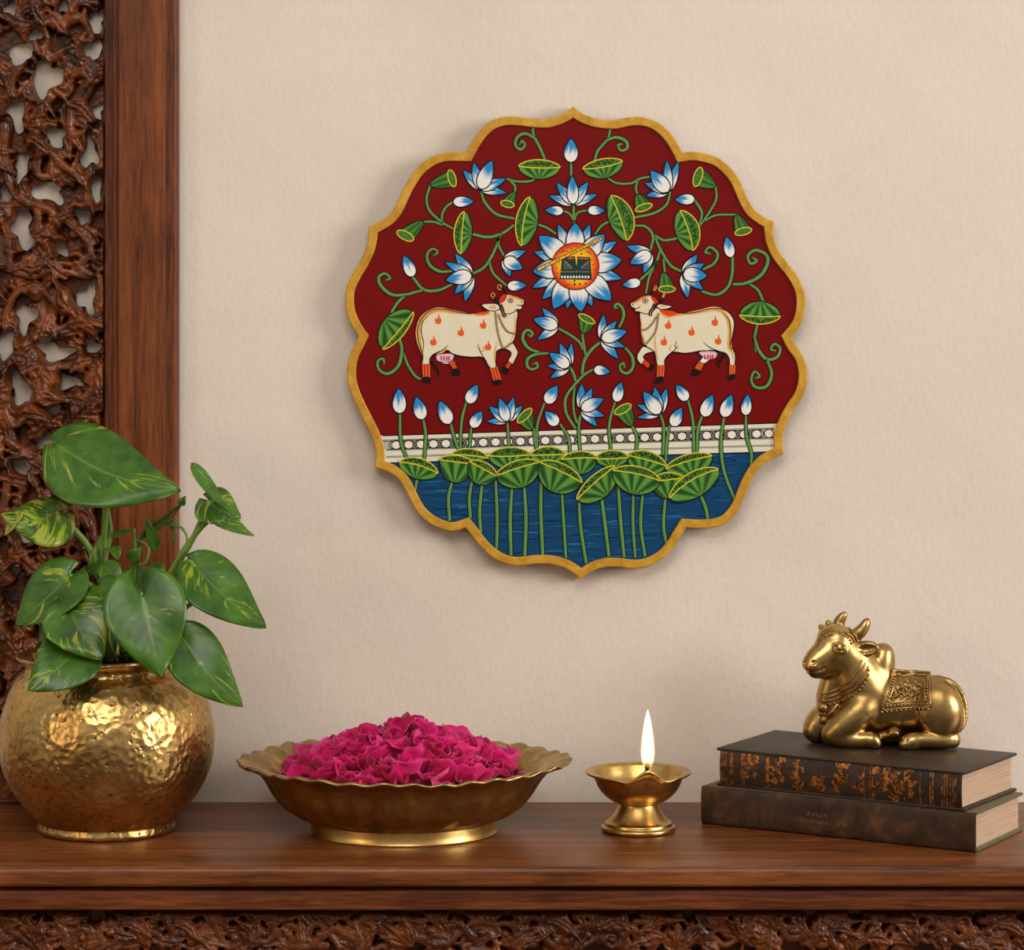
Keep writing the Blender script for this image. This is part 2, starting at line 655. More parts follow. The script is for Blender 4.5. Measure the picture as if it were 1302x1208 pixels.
for (hx, hy, ha, hb, ht) in HOLES:
    dx, dy = warpx - hx, warpy - hy
    u = dx * math.cos(ht) + dy * math.sin(ht)
    v = -dx * math.sin(ht) + dy * math.cos(ht)
    th = np.arctan2(v / hb, u / ha)
    p0, p1 = hseed.random() * 6.28, hseed.random() * 6.28
    wob = 1 + 0.17 * np.cos(3 * th + p0) + 0.10 * np.cos(5 * th + p1)
    k = np.hypot(u / ha, v / hb) / wob
    SD = np.minimum(SD, (k - 1) * min(ha, hb) * 1.05)
# smooth distance for the flow of the vines around the openings
FS = np.zeros(R.X.shape)
for (hx, hy, ha, hb, ht) in HOLES:
    dx, dy = R.X - hx, R.Y - hy
    u = dx * math.cos(ht) + dy * math.sin(ht)
    v = -dx * math.sin(ht) + dy * math.cos(ht)
    FS += np.exp(-np.minimum(40, (np.hypot(u / (ha + 8), v / (hb + 8)) ** 2) * 1.6))
FGX, FGY = np.gradient(FS, R.step)
ANG = (smooth_noise(*R.X.shape, 60 / R.step, rng) - 0.5) * 5


def flow(x, y):
    i = min(max(int((x - R.x[0]) / R.step), 0), len(R.x) - 1)
    j = min(max(int((y - R.y[0]) / R.step), 0), len(R.y) - 1)
    gx, gy = FGX[i, j], FGY[i, j]
    a = ANG[i, j]
    fx, fy = -gy + 0.010 * math.cos(a), gx + 0.010 * math.sin(a)
    n_ = math.hypot(fx, fy) + 1e-9
    return fx / n_, fy / n_, SD[i, j], gx, gy


def vine(x, y, length, sg):
    pts = [(x, y)]
    dx0, dy0 = None, None
    for _ in range(int(length / 5)):
        fx, fy, sd, gx, gy = flow(x, y)
        if dx0 is not None and fx * dx0 + fy * dy0 < 0:
            fx, fy = -fx, -fy
        elif dx0 is None:
            fx, fy = fx * sg, fy * sg
        if dx0 is not None:
            fx, fy = 0.55 * fx + 0.45 * dx0, 0.55 * fy + 0.45 * dy0
        if sd < 5:
            gn = math.hypot(gx, gy) + 1e-9
            fx, fy = fx - 0.6 * gx / gn, fy - 0.6 * gy / gn
        n_ = math.hypot(fx, fy) + 1e-9
        dx0, dy0 = fx / n_, fy / n_
        x, y = x + 5 * dx0, y + 5 * dy0
        pts.append((x, y))
    return pts


for k in range(560):
    x0, y0 = -44 + 180 * rng.random(), -112 + 1138 * rng.random()
    fx, fy, sd, gx, gy = flow(x0, y0)
    if sd < 3:
        continue
    sg = 1 if rng.random() < 0.5 else -1
    kind = rng.random()
    lift = -3 + 8 * rng.random()
    if kind < 0.34:
        pts = vine(x0, y0, 40 + 60 * rng.random(), sg)
        r0 = 4.8 + 3.2 * rng.random()
        R.strand(pts[::2], r0, r0 * 0.5, lift, 0.3, 4)
        ex, ey = pts[-1][0] - pts[-2][0], pts[-1][1] - pts[-2][1]
        R.leaf(pts[-2][0], pts[-2][1], math.atan2(ey, ex), 26 + 18 * rng.random(), 8.5 + 3.5 * rng.random(), lift + 2, 3, (rng.random() - 0.5) * 2.4)
    elif kind < 0.86:
        a = math.atan2(fy * sg, fx * sg) + (rng.random() - 0.5) * 0.9
        R.leaf(x0, y0, a, 30 + 26 * rng.random(), 8 + 5.5 * rng.random(), lift, int(2 + 1.9 * rng.random()), (rng.random() - 0.5) * 3.0)
    else:
        R.spiral(x0, y0, 9 + 6 * rng.random(), 3.6 + 1.2 * rng.random(), sg, rng.random() * 6.28, lift + 2, 1.1)
# longer main stems
for (pts, r) in (([(12, -14), (30, 40), (62, 72), (98, 62), (120, 85)], 6.5), ([(30, 78), (14, 110), (36, 150), (60, 190), (104, 228)], 6.5),
                 ([(124, 90), (96, 128), (92, 170), (126, 170), (128, 222), (112, 236)], 6), ([(8, 160), (6, 205), (24, 248), (62, 268), (104, 296), (122, 330)], 6.5),
                 ([(12, 262), (12, 330), (40, 350), (76, 344), (110, 350)], 6), ([(48, 256), (50, 300), (62, 330), (98, 336)], 5.5),
                 ([(126, 352), (128, 392), (96, 412), (48, 430), (16, 456)], 6.5), ([(18, 456), (8, 410), (22, 372), (56, 372), (88, 400)], 5.5),
                 ([(18, 458), (60, 468), (104, 462), (128, 470)], 5.5), ([(16, 460), (8, 500), (16, 540), (46, 530), (80, 548), (100, 580)], 6),
                 ([(46, 470), (50, 510), (82, 508), (118, 520), (126, 560)], 6), ([(-30, 440), (-10, 452), (16, 456)], 6), ([(10, 560), (50, 590), (66, 640), (54, 700)], 6),
                 ([(100, 590), (78, 620), (100, 660), (86, 710), (112, 760)], 6), ([(10, 610), (4, 660), (30, 705), (60, 740), (40, 800)], 6), ([(90, 720), (60, 770), (90, 820), (60, 880)], 6)):
    R.strand(pts, r, r * 0.75, 4.5, 0.3, 8)
for k in range(5):
    an = k * PI / 2.5 + 0.5
    R.leaf(18 + 3 * math.cos(an), 456 + 3 * math.sin(an), an, 36, 7.5, 6, 2, 0.3)
R.H = np.maximum(R.H, -8.0)
R.H += R.fine * 0.7
R.blur(2)
R.H = np.minimum(R.H, -6 + 17 * np.sqrt(np.clip(SD / 8.0, 0, 1)) + 8 * np.clip(SD / 14.0, 0, 1))
relief_mesh('carved_panel', R, SCR_Y, 0.00100, 0.005, WOOD_CARVED, screen, SD, SL)

prof = [(128, .019), (131, .013), (132.2, .0105), (135, .0100), (141, .0105), (142.5, .0075), (146, .0070), (149, .0078), (149.8, .0055), (150.3, .0008), (151.5, 0), (208.5, 0),
        (209.6, .0010), (210.2, .0070), (212, .0076), (221, .0070), (223, .0078), (224.6, .0105), (224.6, .026), (128, .026)]
PY0 = 2.971
zs = [TZ, CZ - (-112 - HY) / FPX * SCR_Y]
V, F = [], []
for z in zs:
    for (px, d) in prof:
        V.append(Vector(((px - 651) / FPX * PY0, PY0 + d, z)) - Vector(SL))
n = len(prof)
for i in range(n):
    j = (i + 1) % n
    F.append((i, j, n + j, n + i))
F.append(tuple(range(n - 1, -1, -1)))
F.append(tuple(range(n, 2 * n)))
po = mesh_obj('side_post', V, F, WOOD_POST, screen)
auto_smooth(po, 40)

# ------------------------------------------------------------------ console table
CT = (0.05, 2.85, 0)
table = thing('console_table', 'dark polished wooden console table with a carved leafy frieze, against the wall', 'table', CT)
tx0, tx1 = -0.95, 1.05
FY = 2.704


def extrude_x(name, prof, x0, x1, mat, parent, loc, deg=30):
    V, F = [], []
    for x in (x0, x1):
        for (y, z) in prof:
            V.append(Vector((x, y, z)) - Vector(loc))
    n = len(prof)
    for i in range(n):
        j = (i + 1) % n
        F.append((i, n + i, n + j, j))
    F.append(tuple(range(n)))
    F.append(tuple(range(2 * n - 1, n - 1, -1)))
    o = mesh_obj(name, V, F, mat, parent)
    bm = bmesh.new()
    bm.from_mesh(o.data)
    bmesh.ops.recalc_face_normals(bm, faces=bm.faces)
    bm.to_mesh(o.data)
    bm.free()
    return auto_smooth(o, deg)


def arc(cy, cz, r, a0, a1, n=6):
    return [(cy + r * math.cos(math.radians(a0 + (a1 - a0) * k / n)), cz + r * math.sin(math.radians(a0 + (a1 - a0) * k / n))) for k in range(n + 1)]


def zrow(py, y):
    return CZ - (py - HY) / FPX * y


zb = zrow(1129, FY)
top_prof = [(2.999, TZ)] + arc(FY + 0.005, TZ - 0.005, 0.005, 90, 180) + arc(FY + 0.004, zb + 0.004, 0.004, 180, 270) + [(2.999, zb)]
extrude_x('tabletop', top_prof, tx0, tx1, WOOD_TOP, table, CT)
zm = zrow(1158, FY + 0.008)
y1 = FY + 0.008
mprof = [(2.97, zb), (y1 + 0.010, zb), (y1 + 0.010, zb - 0.002), (y1 + 0.003, zb - 0.0035)] + arc(y1 + 0.003, zb - 0.0065, 0.003, 90, 180) \
    + [(y1, zm + 0.003)] + arc(y1 + 0.002, zm + 0.002, 0.002, 180, 270) + [(2.97, zm)]
extrude_x('moulding', mprof, tx0 + 0.01, tx1 - 0.01, WOOD_EDGE, table, CT)
fz0 = zrow(1262, FY + 0.02)
fprof = [(2.96, zm), (FY + 0.0405, zm), (FY + 0.0405, fz0), (2.96, fz0)]
extrude_x('apron', fprof, tx0 + 0.02, tx1 - 0.02, WOOD_EDGE, table, CT)

FRY = FY + 0.034
R = Relief(-36, 1338, 1158.5, 1258, 1.2, 5, base=-9.0)
rng = R.rng
x = -40
k = 0
while x < 1345:
    up = k % 2 == 0
    cy = 1184 + (rng.random() - 0.5) * 18
    sg = 1 if rng.random() < 0.5 else -1
    for j in range(3):
        a = rng.random() * 6.28
        R.leaf(x + 26 * (rng.random() - 0.5), cy + 26 * (rng.random() - 0.5), a, 28 + 14 * rng.random(), 8 + 4 * rng.random(), -1 + 5 * rng.random(), 2, rng.random() * 2.4 - 1.2)
    R.spiral(x, cy, 14 + 6 * rng.random(), 4.6 + rng.random(), sg, rng.random() * 6.28, 4 + 3 * rng.random(), 1.1)
    # acanthus: a fan of long curling leaves from one root
    rx, ry, a0 = x + 14, cy + 22 * (1 if up else -0.4), -1.6 + (rng.random() - 0.5) * 1.6
    for j in range(4):
        R.leaf(rx, ry, a0 + (j - 1.5) * 0.55, 36 + 10 * rng.random(), 6.5 + 2 * rng.random(), 3 + 1.6 * j, 2, sg * (0.6 + rng.random()))
    y0 = 1164 + 50 * rng.random()
    R.strand([(x - 26, y0), (x - 10, 1176 + 30 * rng.random()), (x + 10, 1176 + 30 * rng.random()), (x + 26, 1168 + 50 * rng.random())], 5.5, 3.5, 4 + 4 * rng.random(), 0.35)
    x += 29 + 12 * rng.random()
    k += 1
for k in range(60):
    cx, cy, an = -40 + 1380 * rng.random(), 1158 + 98 * rng.random(), rng.random() * 6.28
    R.leaf(cx, cy, an, 20 + 18 * rng.random(), 5.5 + 4 * rng.random(), -1 + 9 * rng.random(), 2, rng.random() * 2.8 - 1.4)
R.H = np.maximum(R.H, -8)
R.H += R.fine * 0.7
R.blur(1)
R.H = np.minimum(R.H, 3 + (R.Y - 1158.5) * 2.2)
R.H = 0.8 * R.H
relief_mesh('carved_frieze', R, FRY, 0.00105, 0.008, WOOD_FRIEZE, table, None, CT)
for (lx, ly) in ((tx0 + 0.06, FY + 0.075), (tx1 - 0.06, FY + 0.075), (tx0 + 0.06, 2.92), (tx1 - 0.06, 2.92)):
    V, F = lathe_data(smooth_profile([(0.0, 0.0), (0.022, 0.0), (0.026, 0.03), (0.018, 0.08), (0.022, 0.3), (0.03, 0.5), (0.022, 0.56), (0.034, 0.6), (0.034, fz0 + 0.005), (0, fz0 + 0.005)], 4), 24)
    mesh_obj('leg', [v + Vector((lx, ly, 0)) - Vector(CT) for v in V], F, WOOD_EDGE, table, True)

# ------------------------------------------------------------------ painted wall plaque
def Z1(x, y): return (430 + x / 3.774, 120 + y / 3.774)
def Z2(x, y): return (720 + x / 3.775, 120 + y / 3.775)
def Z3(x, y): return (430 + x / 3.774, 430 + y / 3.774)
def Z4(x, y): return (720 + x / 3.775, 430 + y / 3.775)
def Z7(x, y): return (660 + x / 8.056, 270 + y / 8.056)
def Z8(x, y): return (520 + x / 8.056, 350 + y / 8.056)
def Z9(x, y): return (790 + x / 8.056, 355 + y / 8.056)
def ZC(x, y): return (650 + x / 6.356, 390 + y / 6.356)
def ZA(x, y): return (480 + x / 5.008, 530 + y / 5.005)
def ZB(x, y): return (720 + x / 4.65, 530 + y / 4.65)
def M(f, *p): return [f(p[i], p[i + 1]) for i in range(0, len(p), 2)]


OUT = [(729.3, 135.1), (739.9, 143.8), (754.4, 149.7), (770.3, 152.3), (783.6, 152.3), (799.5, 149.1), (812.7, 148.6), (826, 150.7), (839.2, 157.1),
       (849.8, 166.4), (857.7, 176.2), (864.4, 187.5), (867.8, 194.2), (878.9, 192.8), (894.8, 194.7), (910.7, 199.5), (924, 208.7), (935.9, 222),
       (943.8, 236.6), (950.5, 252.5), (958.4, 265.7), (969, 274.2), (976, 278.4), (983.6, 281.1), (982.9, 292.2), (984.9, 305.4), (990.2, 318.7), (999.5, 331.9),
       (1010.1, 345.2), (1018, 358.4), (1022.8, 371.7), (1024.1, 384.9), (1022.8, 398.1), (1018.8, 411.4), (1012, 422), (1006.5, 428.6), (1011.4, 438),
       (1020.7, 451.2), (1025.2, 464.4), (1026.8, 477.7), (1024.6, 493.6), (1019.3, 506.8), (1010.1, 520.1), (1001.5, 536), (996.5, 549.2), (995.2, 562.5),
       (996.3, 577), (984.9, 582.3), (973, 588.6), (962.4, 599.5), (954.4, 612.8), (947.8, 628.7), (941.2, 644.6), (931.9, 657.8), (920, 667.1),
       (905.4, 671), (889.5, 672), (872.3, 671.1), (865.7, 681.7), (857.7, 694.9), (847.2, 706.8), (833.9, 716.1), (820.7, 721.4), (804.8, 722.9),
       (786.2, 720.9), (770.3, 720.9), (757.1, 724.6), (746.5, 730.7), (738.5, 737.3), (729.4, 729.1), (716.2, 721.7), (700.3, 717.5), (681.7, 717),
       (663.2, 719.3), (649.9, 718.8), (634, 713.5), (618.1, 702.3), (606.2, 689.3), (598.3, 678.7), (592.2, 671.1), (581, 674.6), (570.4, 675.1),
       (554.5, 669.8), (541.3, 661.8), (530.7, 651.3), (522.7, 638), (516.1, 624.4), (508.2, 611.2), (497.6, 602.2), (487, 597.5), (476.4, 594.3),
       (477.7, 581), (476.4, 567.8), (471.1, 551.9), (461.8, 533.3), (452.5, 514.8), (445.9, 498.9), (441.9, 483), (441.9, 464.4), (445.9, 448.5),
       (452.5, 435.3), (456, 427.8), (450, 419), (444.6, 408.8), (440.1, 395.6), (438.7, 379.7), (441.1, 363.8), (448.5, 347.9), (456.5, 334.6), (464.4, 318.7),
       (468.4, 302.8), (469, 288.8), (480.3, 283), (492.3, 275.6), (501.5, 264.4), (508.2, 249.8), (516.1, 233.9), (528, 215.9), (541.3, 203.8),
       (557.2, 195.9), (573.1, 193.6), (592.2, 193.9), (600.2, 179.6), (610.2, 165.5), (624.8, 153.6), (642, 148.3), (660.5, 148.6), (676.4, 150.5),
       (695, 151.3), (708.2, 147.8), (720.1, 142.0)]
CUSPS = {(729.3, 135.1), (867.8, 194.2), (983.6, 281.1), (1006.5, 428.6), (996.3, 577), (872.3, 671.1), (738.5, 737.3), (592.2, 671.1), (476.4, 594.3),
         (456, 427.8), (469, 288.8), (592.2, 193.9)}
# smooth between cusps
ci = [i for i, p in enumerate(OUT) if p in CUSPS]
OUTS = []
for a, b in zip(ci, ci[1:] + [ci[0] + len(OUT)]):
    seg = [OUT[k % len(OUT)] for k in range(a, b + 1)]
    OUTS += [tuple(p) for p in catmull(seg, 4)[:-1]]


CUSPR = {tuple(np.round(np.array(c), 3)) for c in CUSPS}


def inset(poly, d):
    """offset a closed clockwise-on-screen outline inwards with mitred corners"""
    P = np.array(poly)
    n = len(P)
    e = np.roll(P, -1, 0) - P
    e = e / np.linalg.norm(e, axis=1)[:, None]
    nr = np.stack([-e[:, 1], e[:, 0]], 1)
    out = []
    for i in range(n):
        a, b = nr[i - 1], nr[i]
        m = a + b
        k = m @ m
        m = m * 2 / max(k, 0.3)
        out.append(P[i] + m * d)
    out = np.array(out)
    cus = [i for i in range(n) if tuple(np.round(P[i], 3)) in CUSPR]
    # points swallowed by a corner collapse onto that corner's mitre
    A, B = P, np.roll(P, -1, 0)
    AB = B - A
    L2 = (AB ** 2).sum(1)
    for i in range(n):
        if i in cus:
            continue
        t = np.clip(((out[i] - A) * AB).sum(1) / L2, 0, 1)
        dist = np.sqrt((((A + AB * t[:, None]) - out[i]) ** 2).sum(1)).min()
        if dist < d * 0.985 - 0.02:
            j = min(cus, key=lambda c: min((i - c) % n, (c - i) % n))
            if min((i - j) % n, (j - i) % n) < 26:
                out[i] = out[j]
    return out


INN = inset(OUTS, 11.3)
PLQ_Y = 2.984           # painted face
TP = W(733, 436, PLQ_Y)
plaque = thing('wall_plaque', 'scalloped painted wooden wall plaque with gold rim, two white cows and lotuses on red', 'wall art', TP)


def PW(p, y):
    return W(p[0], p[1], y) - TP


def ring_obj(name, loops, mat, parent, closed=False):
    """loops: list of (poly, y): joined consecutively"""
    n = len(loops[0][0])
    V = [PW(p, y) for poly, y in loops for p in poly]
    F = []
    L = len(loops)
    for a in range(L - 1 if not closed else L):
        b = (a + 1) % L
        for i in range(n):
            j = (i + 1) % n
            F.append((a * n + i, a * n + j, b * n + j, b * n + i))
    return V, F


# thick board
bo = inset(OUTS, 0.4)
V, F = ring_obj('', [(bo, PLQ_Y), (bo, 2.9965)], None, None)
n = len(bo)
tess = tessellate_polygon([[Vector((p[0], p[1], 0)) for p in bo]])
F += [tuple(t) for t in tess] + [tuple(n + k for k in reversed(t)) for t in tess]
mesh_obj('board', V, F, BOARD, plaque)
# gold rim: raised, slightly rounded band
V, F = ring_obj('', [(OUTS, PLQ_Y + 0.003), (OUTS, PLQ_Y - 0.0015), (inset(OUTS, 1.2), PLQ_Y - 0.0026), (inset(OUTS, 10.2), PLQ_Y - 0.0026),
                     (INN, PLQ_Y - 0.0018), (INN, PLQ_Y - 0.0004)], None, None)
auto_smooth(mesh_obj('gold_rim', V, F, GOLD_RIM, plaque), 28)

LAY = 0.000028


class Paint:
    def __init__(self):
        self.V, self.F, self.C = [], [], []

    def tri(self, pts, tris, cols, layer):
        b = len(self.V)
        y = PLQ_Y - 0.0002 - LAY * layer
        self.V += [PW(p, y) for p in pts]
        self.C += cols if isinstance(cols, list) else [cols] * len(pts)
        self.F += [tuple(b + k for k in t) for t in tris]

    def poly(self, pts, col, layer, stroke=None, sw=0.9):
        pts = [tuple(p) for p in pts]
        t = tessellate_polygon([[Vector((p[0], p[1], 0)) for p in pts]])
        self.tri(pts, t, lin(col), layer)
        if stroke is not None:
            self.stroke(pts, sw, stroke, layer + 1, closed=True, smooth=False)

    def stroke(self, pts, w, col, layer, closed=False, smooth=True, n=7, taper=None):
        P = np.array(catmull(pts, n, closed) if smooth else pts, float)
        m = len(P)
        if closed:
            d = np.roll(P, -1, 0) - np.roll(P, 1, 0)
        else:
            d = np.gradient(P, axis=0)
        L = np.linalg.norm(d, axis=1)[:, None]
        d = d / np.maximum(L, 1e-6)
        nr = np.stack([-d[:, 1], d[:, 0]], 1)
        if taper is None:
            ws = np.full(m, w)
        else:
            ws = w * np.interp(np.linspace(0, 1, m), np.linspace(0, 1, len(taper)), taper)
        A = P + nr * ws[:, None] / 2
        B = P - nr * ws[:, None] / 2
        pts2 = [tuple(p) for p in A] + [tuple(p) for p in B]
        T = []
        for i in range(m if closed else m - 1):
            j = (i + 1) % m
            T.append((i, j, m + j, m + i))
        self.tri(pts2, T, lin(col), layer)

    def build(self, name, parent, label=None):
        me = bpy.data.meshes.new(name)
        me.from_pydata([tuple(v) for v in self.V], [], self.F)
        at = me.color_attributes.new('Col', 'FLOAT_COLOR', 'POINT')
        at.data.foreach_set('color', np.array(self.C, np.float32).ravel())
        me.materials.append(PAINT)
        bm = bmesh.new()
        bm.from_mesh(me)
        flip = [f for f in bm.faces if f.normal.y > 0]
        bmesh.ops.reverse_faces(bm, faces=flip)
        bm.to_mesh(me)
        bm.free()
        o = bpy.data.objects.new(name, me)
        COL.objects.link(o)
        o.parent = parent
        if label:
            o['label'] = label
        return o


DARK = (14, 16, 12)
GREEN = (84, 134, 66)
DGREEN = (30, 80, 32)
LGREEN = (96, 150, 60)
YEL = (228, 208, 52)
RED = (116, 0, 3)
CREAM = (232, 226, 208)
WHITE = (236, 236, 232)
BLUE = (40, 138, 200)
prng = np.random.default_rng(3)
LC = [np.array(lin(c)) for c in (WHITE, BLUE, DGREEN, LGREEN)]


def mixc(a, b, t):
    return tuple(a * (1 - t) + b * t)


def petal(P, base, tip, w, layer, thr=0.46, bend=0.0, blue=None):
    bx = np.array(base, float)
    ax = np.array(tip, float) - bx
    L = np.linalg.norm(ax)
    ax /= L
    nr = np.array([-ax[1], ax[0]])
    rows, cols = 15, 11
    jit = prng.random(cols) * 0.30 - 0.15
    pts, C = [], []
    Bc = LC[1] if blue is None else np.array(lin(blue))
    for i in range(rows):
        t = i / (rows - 1)
        hw = w * 0.5 * (np.sin(PI * min(1, t ** 0.72)) ** 0.72 if 0 < t < 1 else 0)
        off = bend * w * (t * (1 - t)) * 2
        for j in range(cols):
            v = j / (cols - 1) * 2 - 1
            p = bx + ax * L * t + nr * (hw * v + off)
            pts.append(tuple(p))
            q = (t - (thr + jit[j] + 0.10 * abs(v))) / 0.22
            q = min(1, max(0, q))
            if abs(v) > 0.99 and t > 0.35:
                q = max(q, 0.5)
            C.append(mixc(LC[0], Bc, q))
    T = []
    for i in range(rows - 1):
        for j in range(cols - 1):
            a = i * cols + j
            T.append((a, a + 1, a + cols + 1, a + cols))
    P.tri(pts, T, C, layer)
    left = [pts[i * cols] for i in range(rows)]
    right = [pts[i * cols + cols - 1] for i in range(rows)]
    P.stroke(left + right[-2:0:-1], 1.5, DARK, layer + 1, closed=True, smooth=False)


MAIN = thing
panelP = Paint()
panelP.poly([tuple(p) for p in inset(OUTS, 9.5)], RED, 0)
panel = panelP.build('painted_panel', plaque)

# pond and railing
INB = [tuple(p) for p in inset(OUTS, 9.5)]


def clip(poly, f):
    out = []
    for i in range(len(poly)):
        a, b = poly[i], poly[(i + 1) % len(poly)]
        fa, fb = f(a), f(b)
        if fa >= 0:
            out.append(a)
        if (fa >= 0) != (fb >= 0):
            t = fa / (fa - fb)
            out.append((a[0] + (b[0] - a[0]) * t, a[1] + (b[1] - a[1]) * t))
    return out


def rail(k):
    """line k: 0 top .. 1 bottom, as y(x)"""
    yl = 554 + 35 * k
    yr = 538 + 36.4 * k
    return lambda x: yl + (yr - yl) * (x - 484) / 500.0


pd = Paint()
rb = rail(1.0)
pondpoly = clip(INB, lambda p: p[1] - rb(p[0]))
pd.poly(pondpoly, (12, 66, 108), 1)


def inside(p, poly):
    c = False
    n = len(poly)
    for i in range(n):
        a, b = poly[i], poly[i - 1]
        if (a[1] > p[1]) != (b[1] > p[1]) and p[0] < (b[0] - a[0]) * (p[1] - a[1]) / (b[1] - a[1]) + a[0]:
            c = not c
    return c


for k in range(700):
    yy = 578 + 140 * prng.random()
    xx = 485 + 500 * prng.random()
    L = 14 + 46 * prng.random()
    s = -0.03 + 0.05 * (prng.random() - 0.5)
    pts = [(xx + L * t, yy + L * t * s + 0.8 * math.sin(t * 5 + k)) for t in (0, .33, .66, 1)]
    if all(inside(p, pondpoly) for p in pts):
        c = [(20, 86, 132), (6, 44, 82), (30, 104, 152), (7, 50, 90), (14, 76, 122), (52, 124, 166)][int(prng.random() * 5.4)]
        pd.stroke(pts, 0.4 + 1.2 * prng.random(), c, 2 + k % 3, n=3, taper=[0, 1, 1, 0])
pd.build('pond', panel)

rl = Paint()
band = clip(clip(INB, lambda p: p[1] - rail(0)(p[0])), lambda p: rail(1)(p[0]) - p[1])
rl.poly(band, (226, 220, 200), 6)
for k, w, c in ((0.0, 1.6, DARK), (0.17, 0.9, (40, 60, 60)), (0.21, 1.0, DARK), (0.51, 1.2, DARK), (0.55, 0.7, (70, 90, 90)), (0.76, 0.8, (40, 80, 84)), (0.80, 0.8, (90, 120, 116)), (1.0, 1.3, DARK)):
    f = rail(k)
    xs = [x for x in np.linspace(472, 994, 110) if inside((x, f(x)), INB)]
    rl.stroke([(xs[0], f(xs[0])), (xs[-1], f(xs[-1]))], w, c, 8, smooth=False)
f1, f2 = rail(0.22), rail(0.50)
xs = [x for x in np.linspace(472, 994, 200) if inside((x, f1(x)), INB) and inside((x, f2(x)), INB)]
rl.poly([(xs[0], f1(xs[0])), (xs[-1], f1(xs[-1])), (xs[-1], f2(xs[-1])), (xs[0], f2(xs[0]))], (176, 178, 164), 7)
fm = rail(0.36)
x = 488.0
while x < 980:
    cy = fm(x)
    ring_ = [(x + 9.2 * math.cos(a), cy + 5.6 * math.sin(a)) for a in np.linspace(0, 2 * PI, 25)[:-1]]
    if all(inside(p, INB) for p in ring_):
        rl.stroke(ring_, 1.1, DARK, 8, closed=True, smooth=False)
    circ = [(x + 5.9 * math.cos(a), cy + 5.3 * math.sin(a)) for a in np.linspace(0, 2 * PI, 18)[:-1]]
    if inside((x - 6, cy), INB) and inside((x + 6, cy), INB):
        rl.poly(circ, (238, 228, 216), 9, DARK, 1.2)
    x += 15.8
rl.build('railing_band', panel)

# ------------------------------------------------- vines
def stem(pts, w=3.5, layer=14, curl=False):
    w = w * 1.0
    tp = [0.75, 1, 1, 0.9] if not curl else [0.8, 1.15, 1.1, 0.9, 0.8, 0.9]
    vn = Paint()
    vn.stroke(pts, w + 2.1, DARK, layer, taper=tp)
    vn.stroke(pts, w, GREEN, layer + 1, taper=tp)
    off = [(p[0] + 0.7, p[1] - 0.3) for p in pts]
    vn.stroke(off, w * 0.28, (120, 166, 92), layer + 2, taper=tp)
    if curl:
        e = pts[-1]
        vn.poly([(e[0] + 1.7 * math.cos(a), e[1] + 1.7 * math.sin(a)) for a in np.linspace(0, 2 * PI, 10)[:-1]], GREEN, layer + 1)
    vn.build('painted_stem', panel)


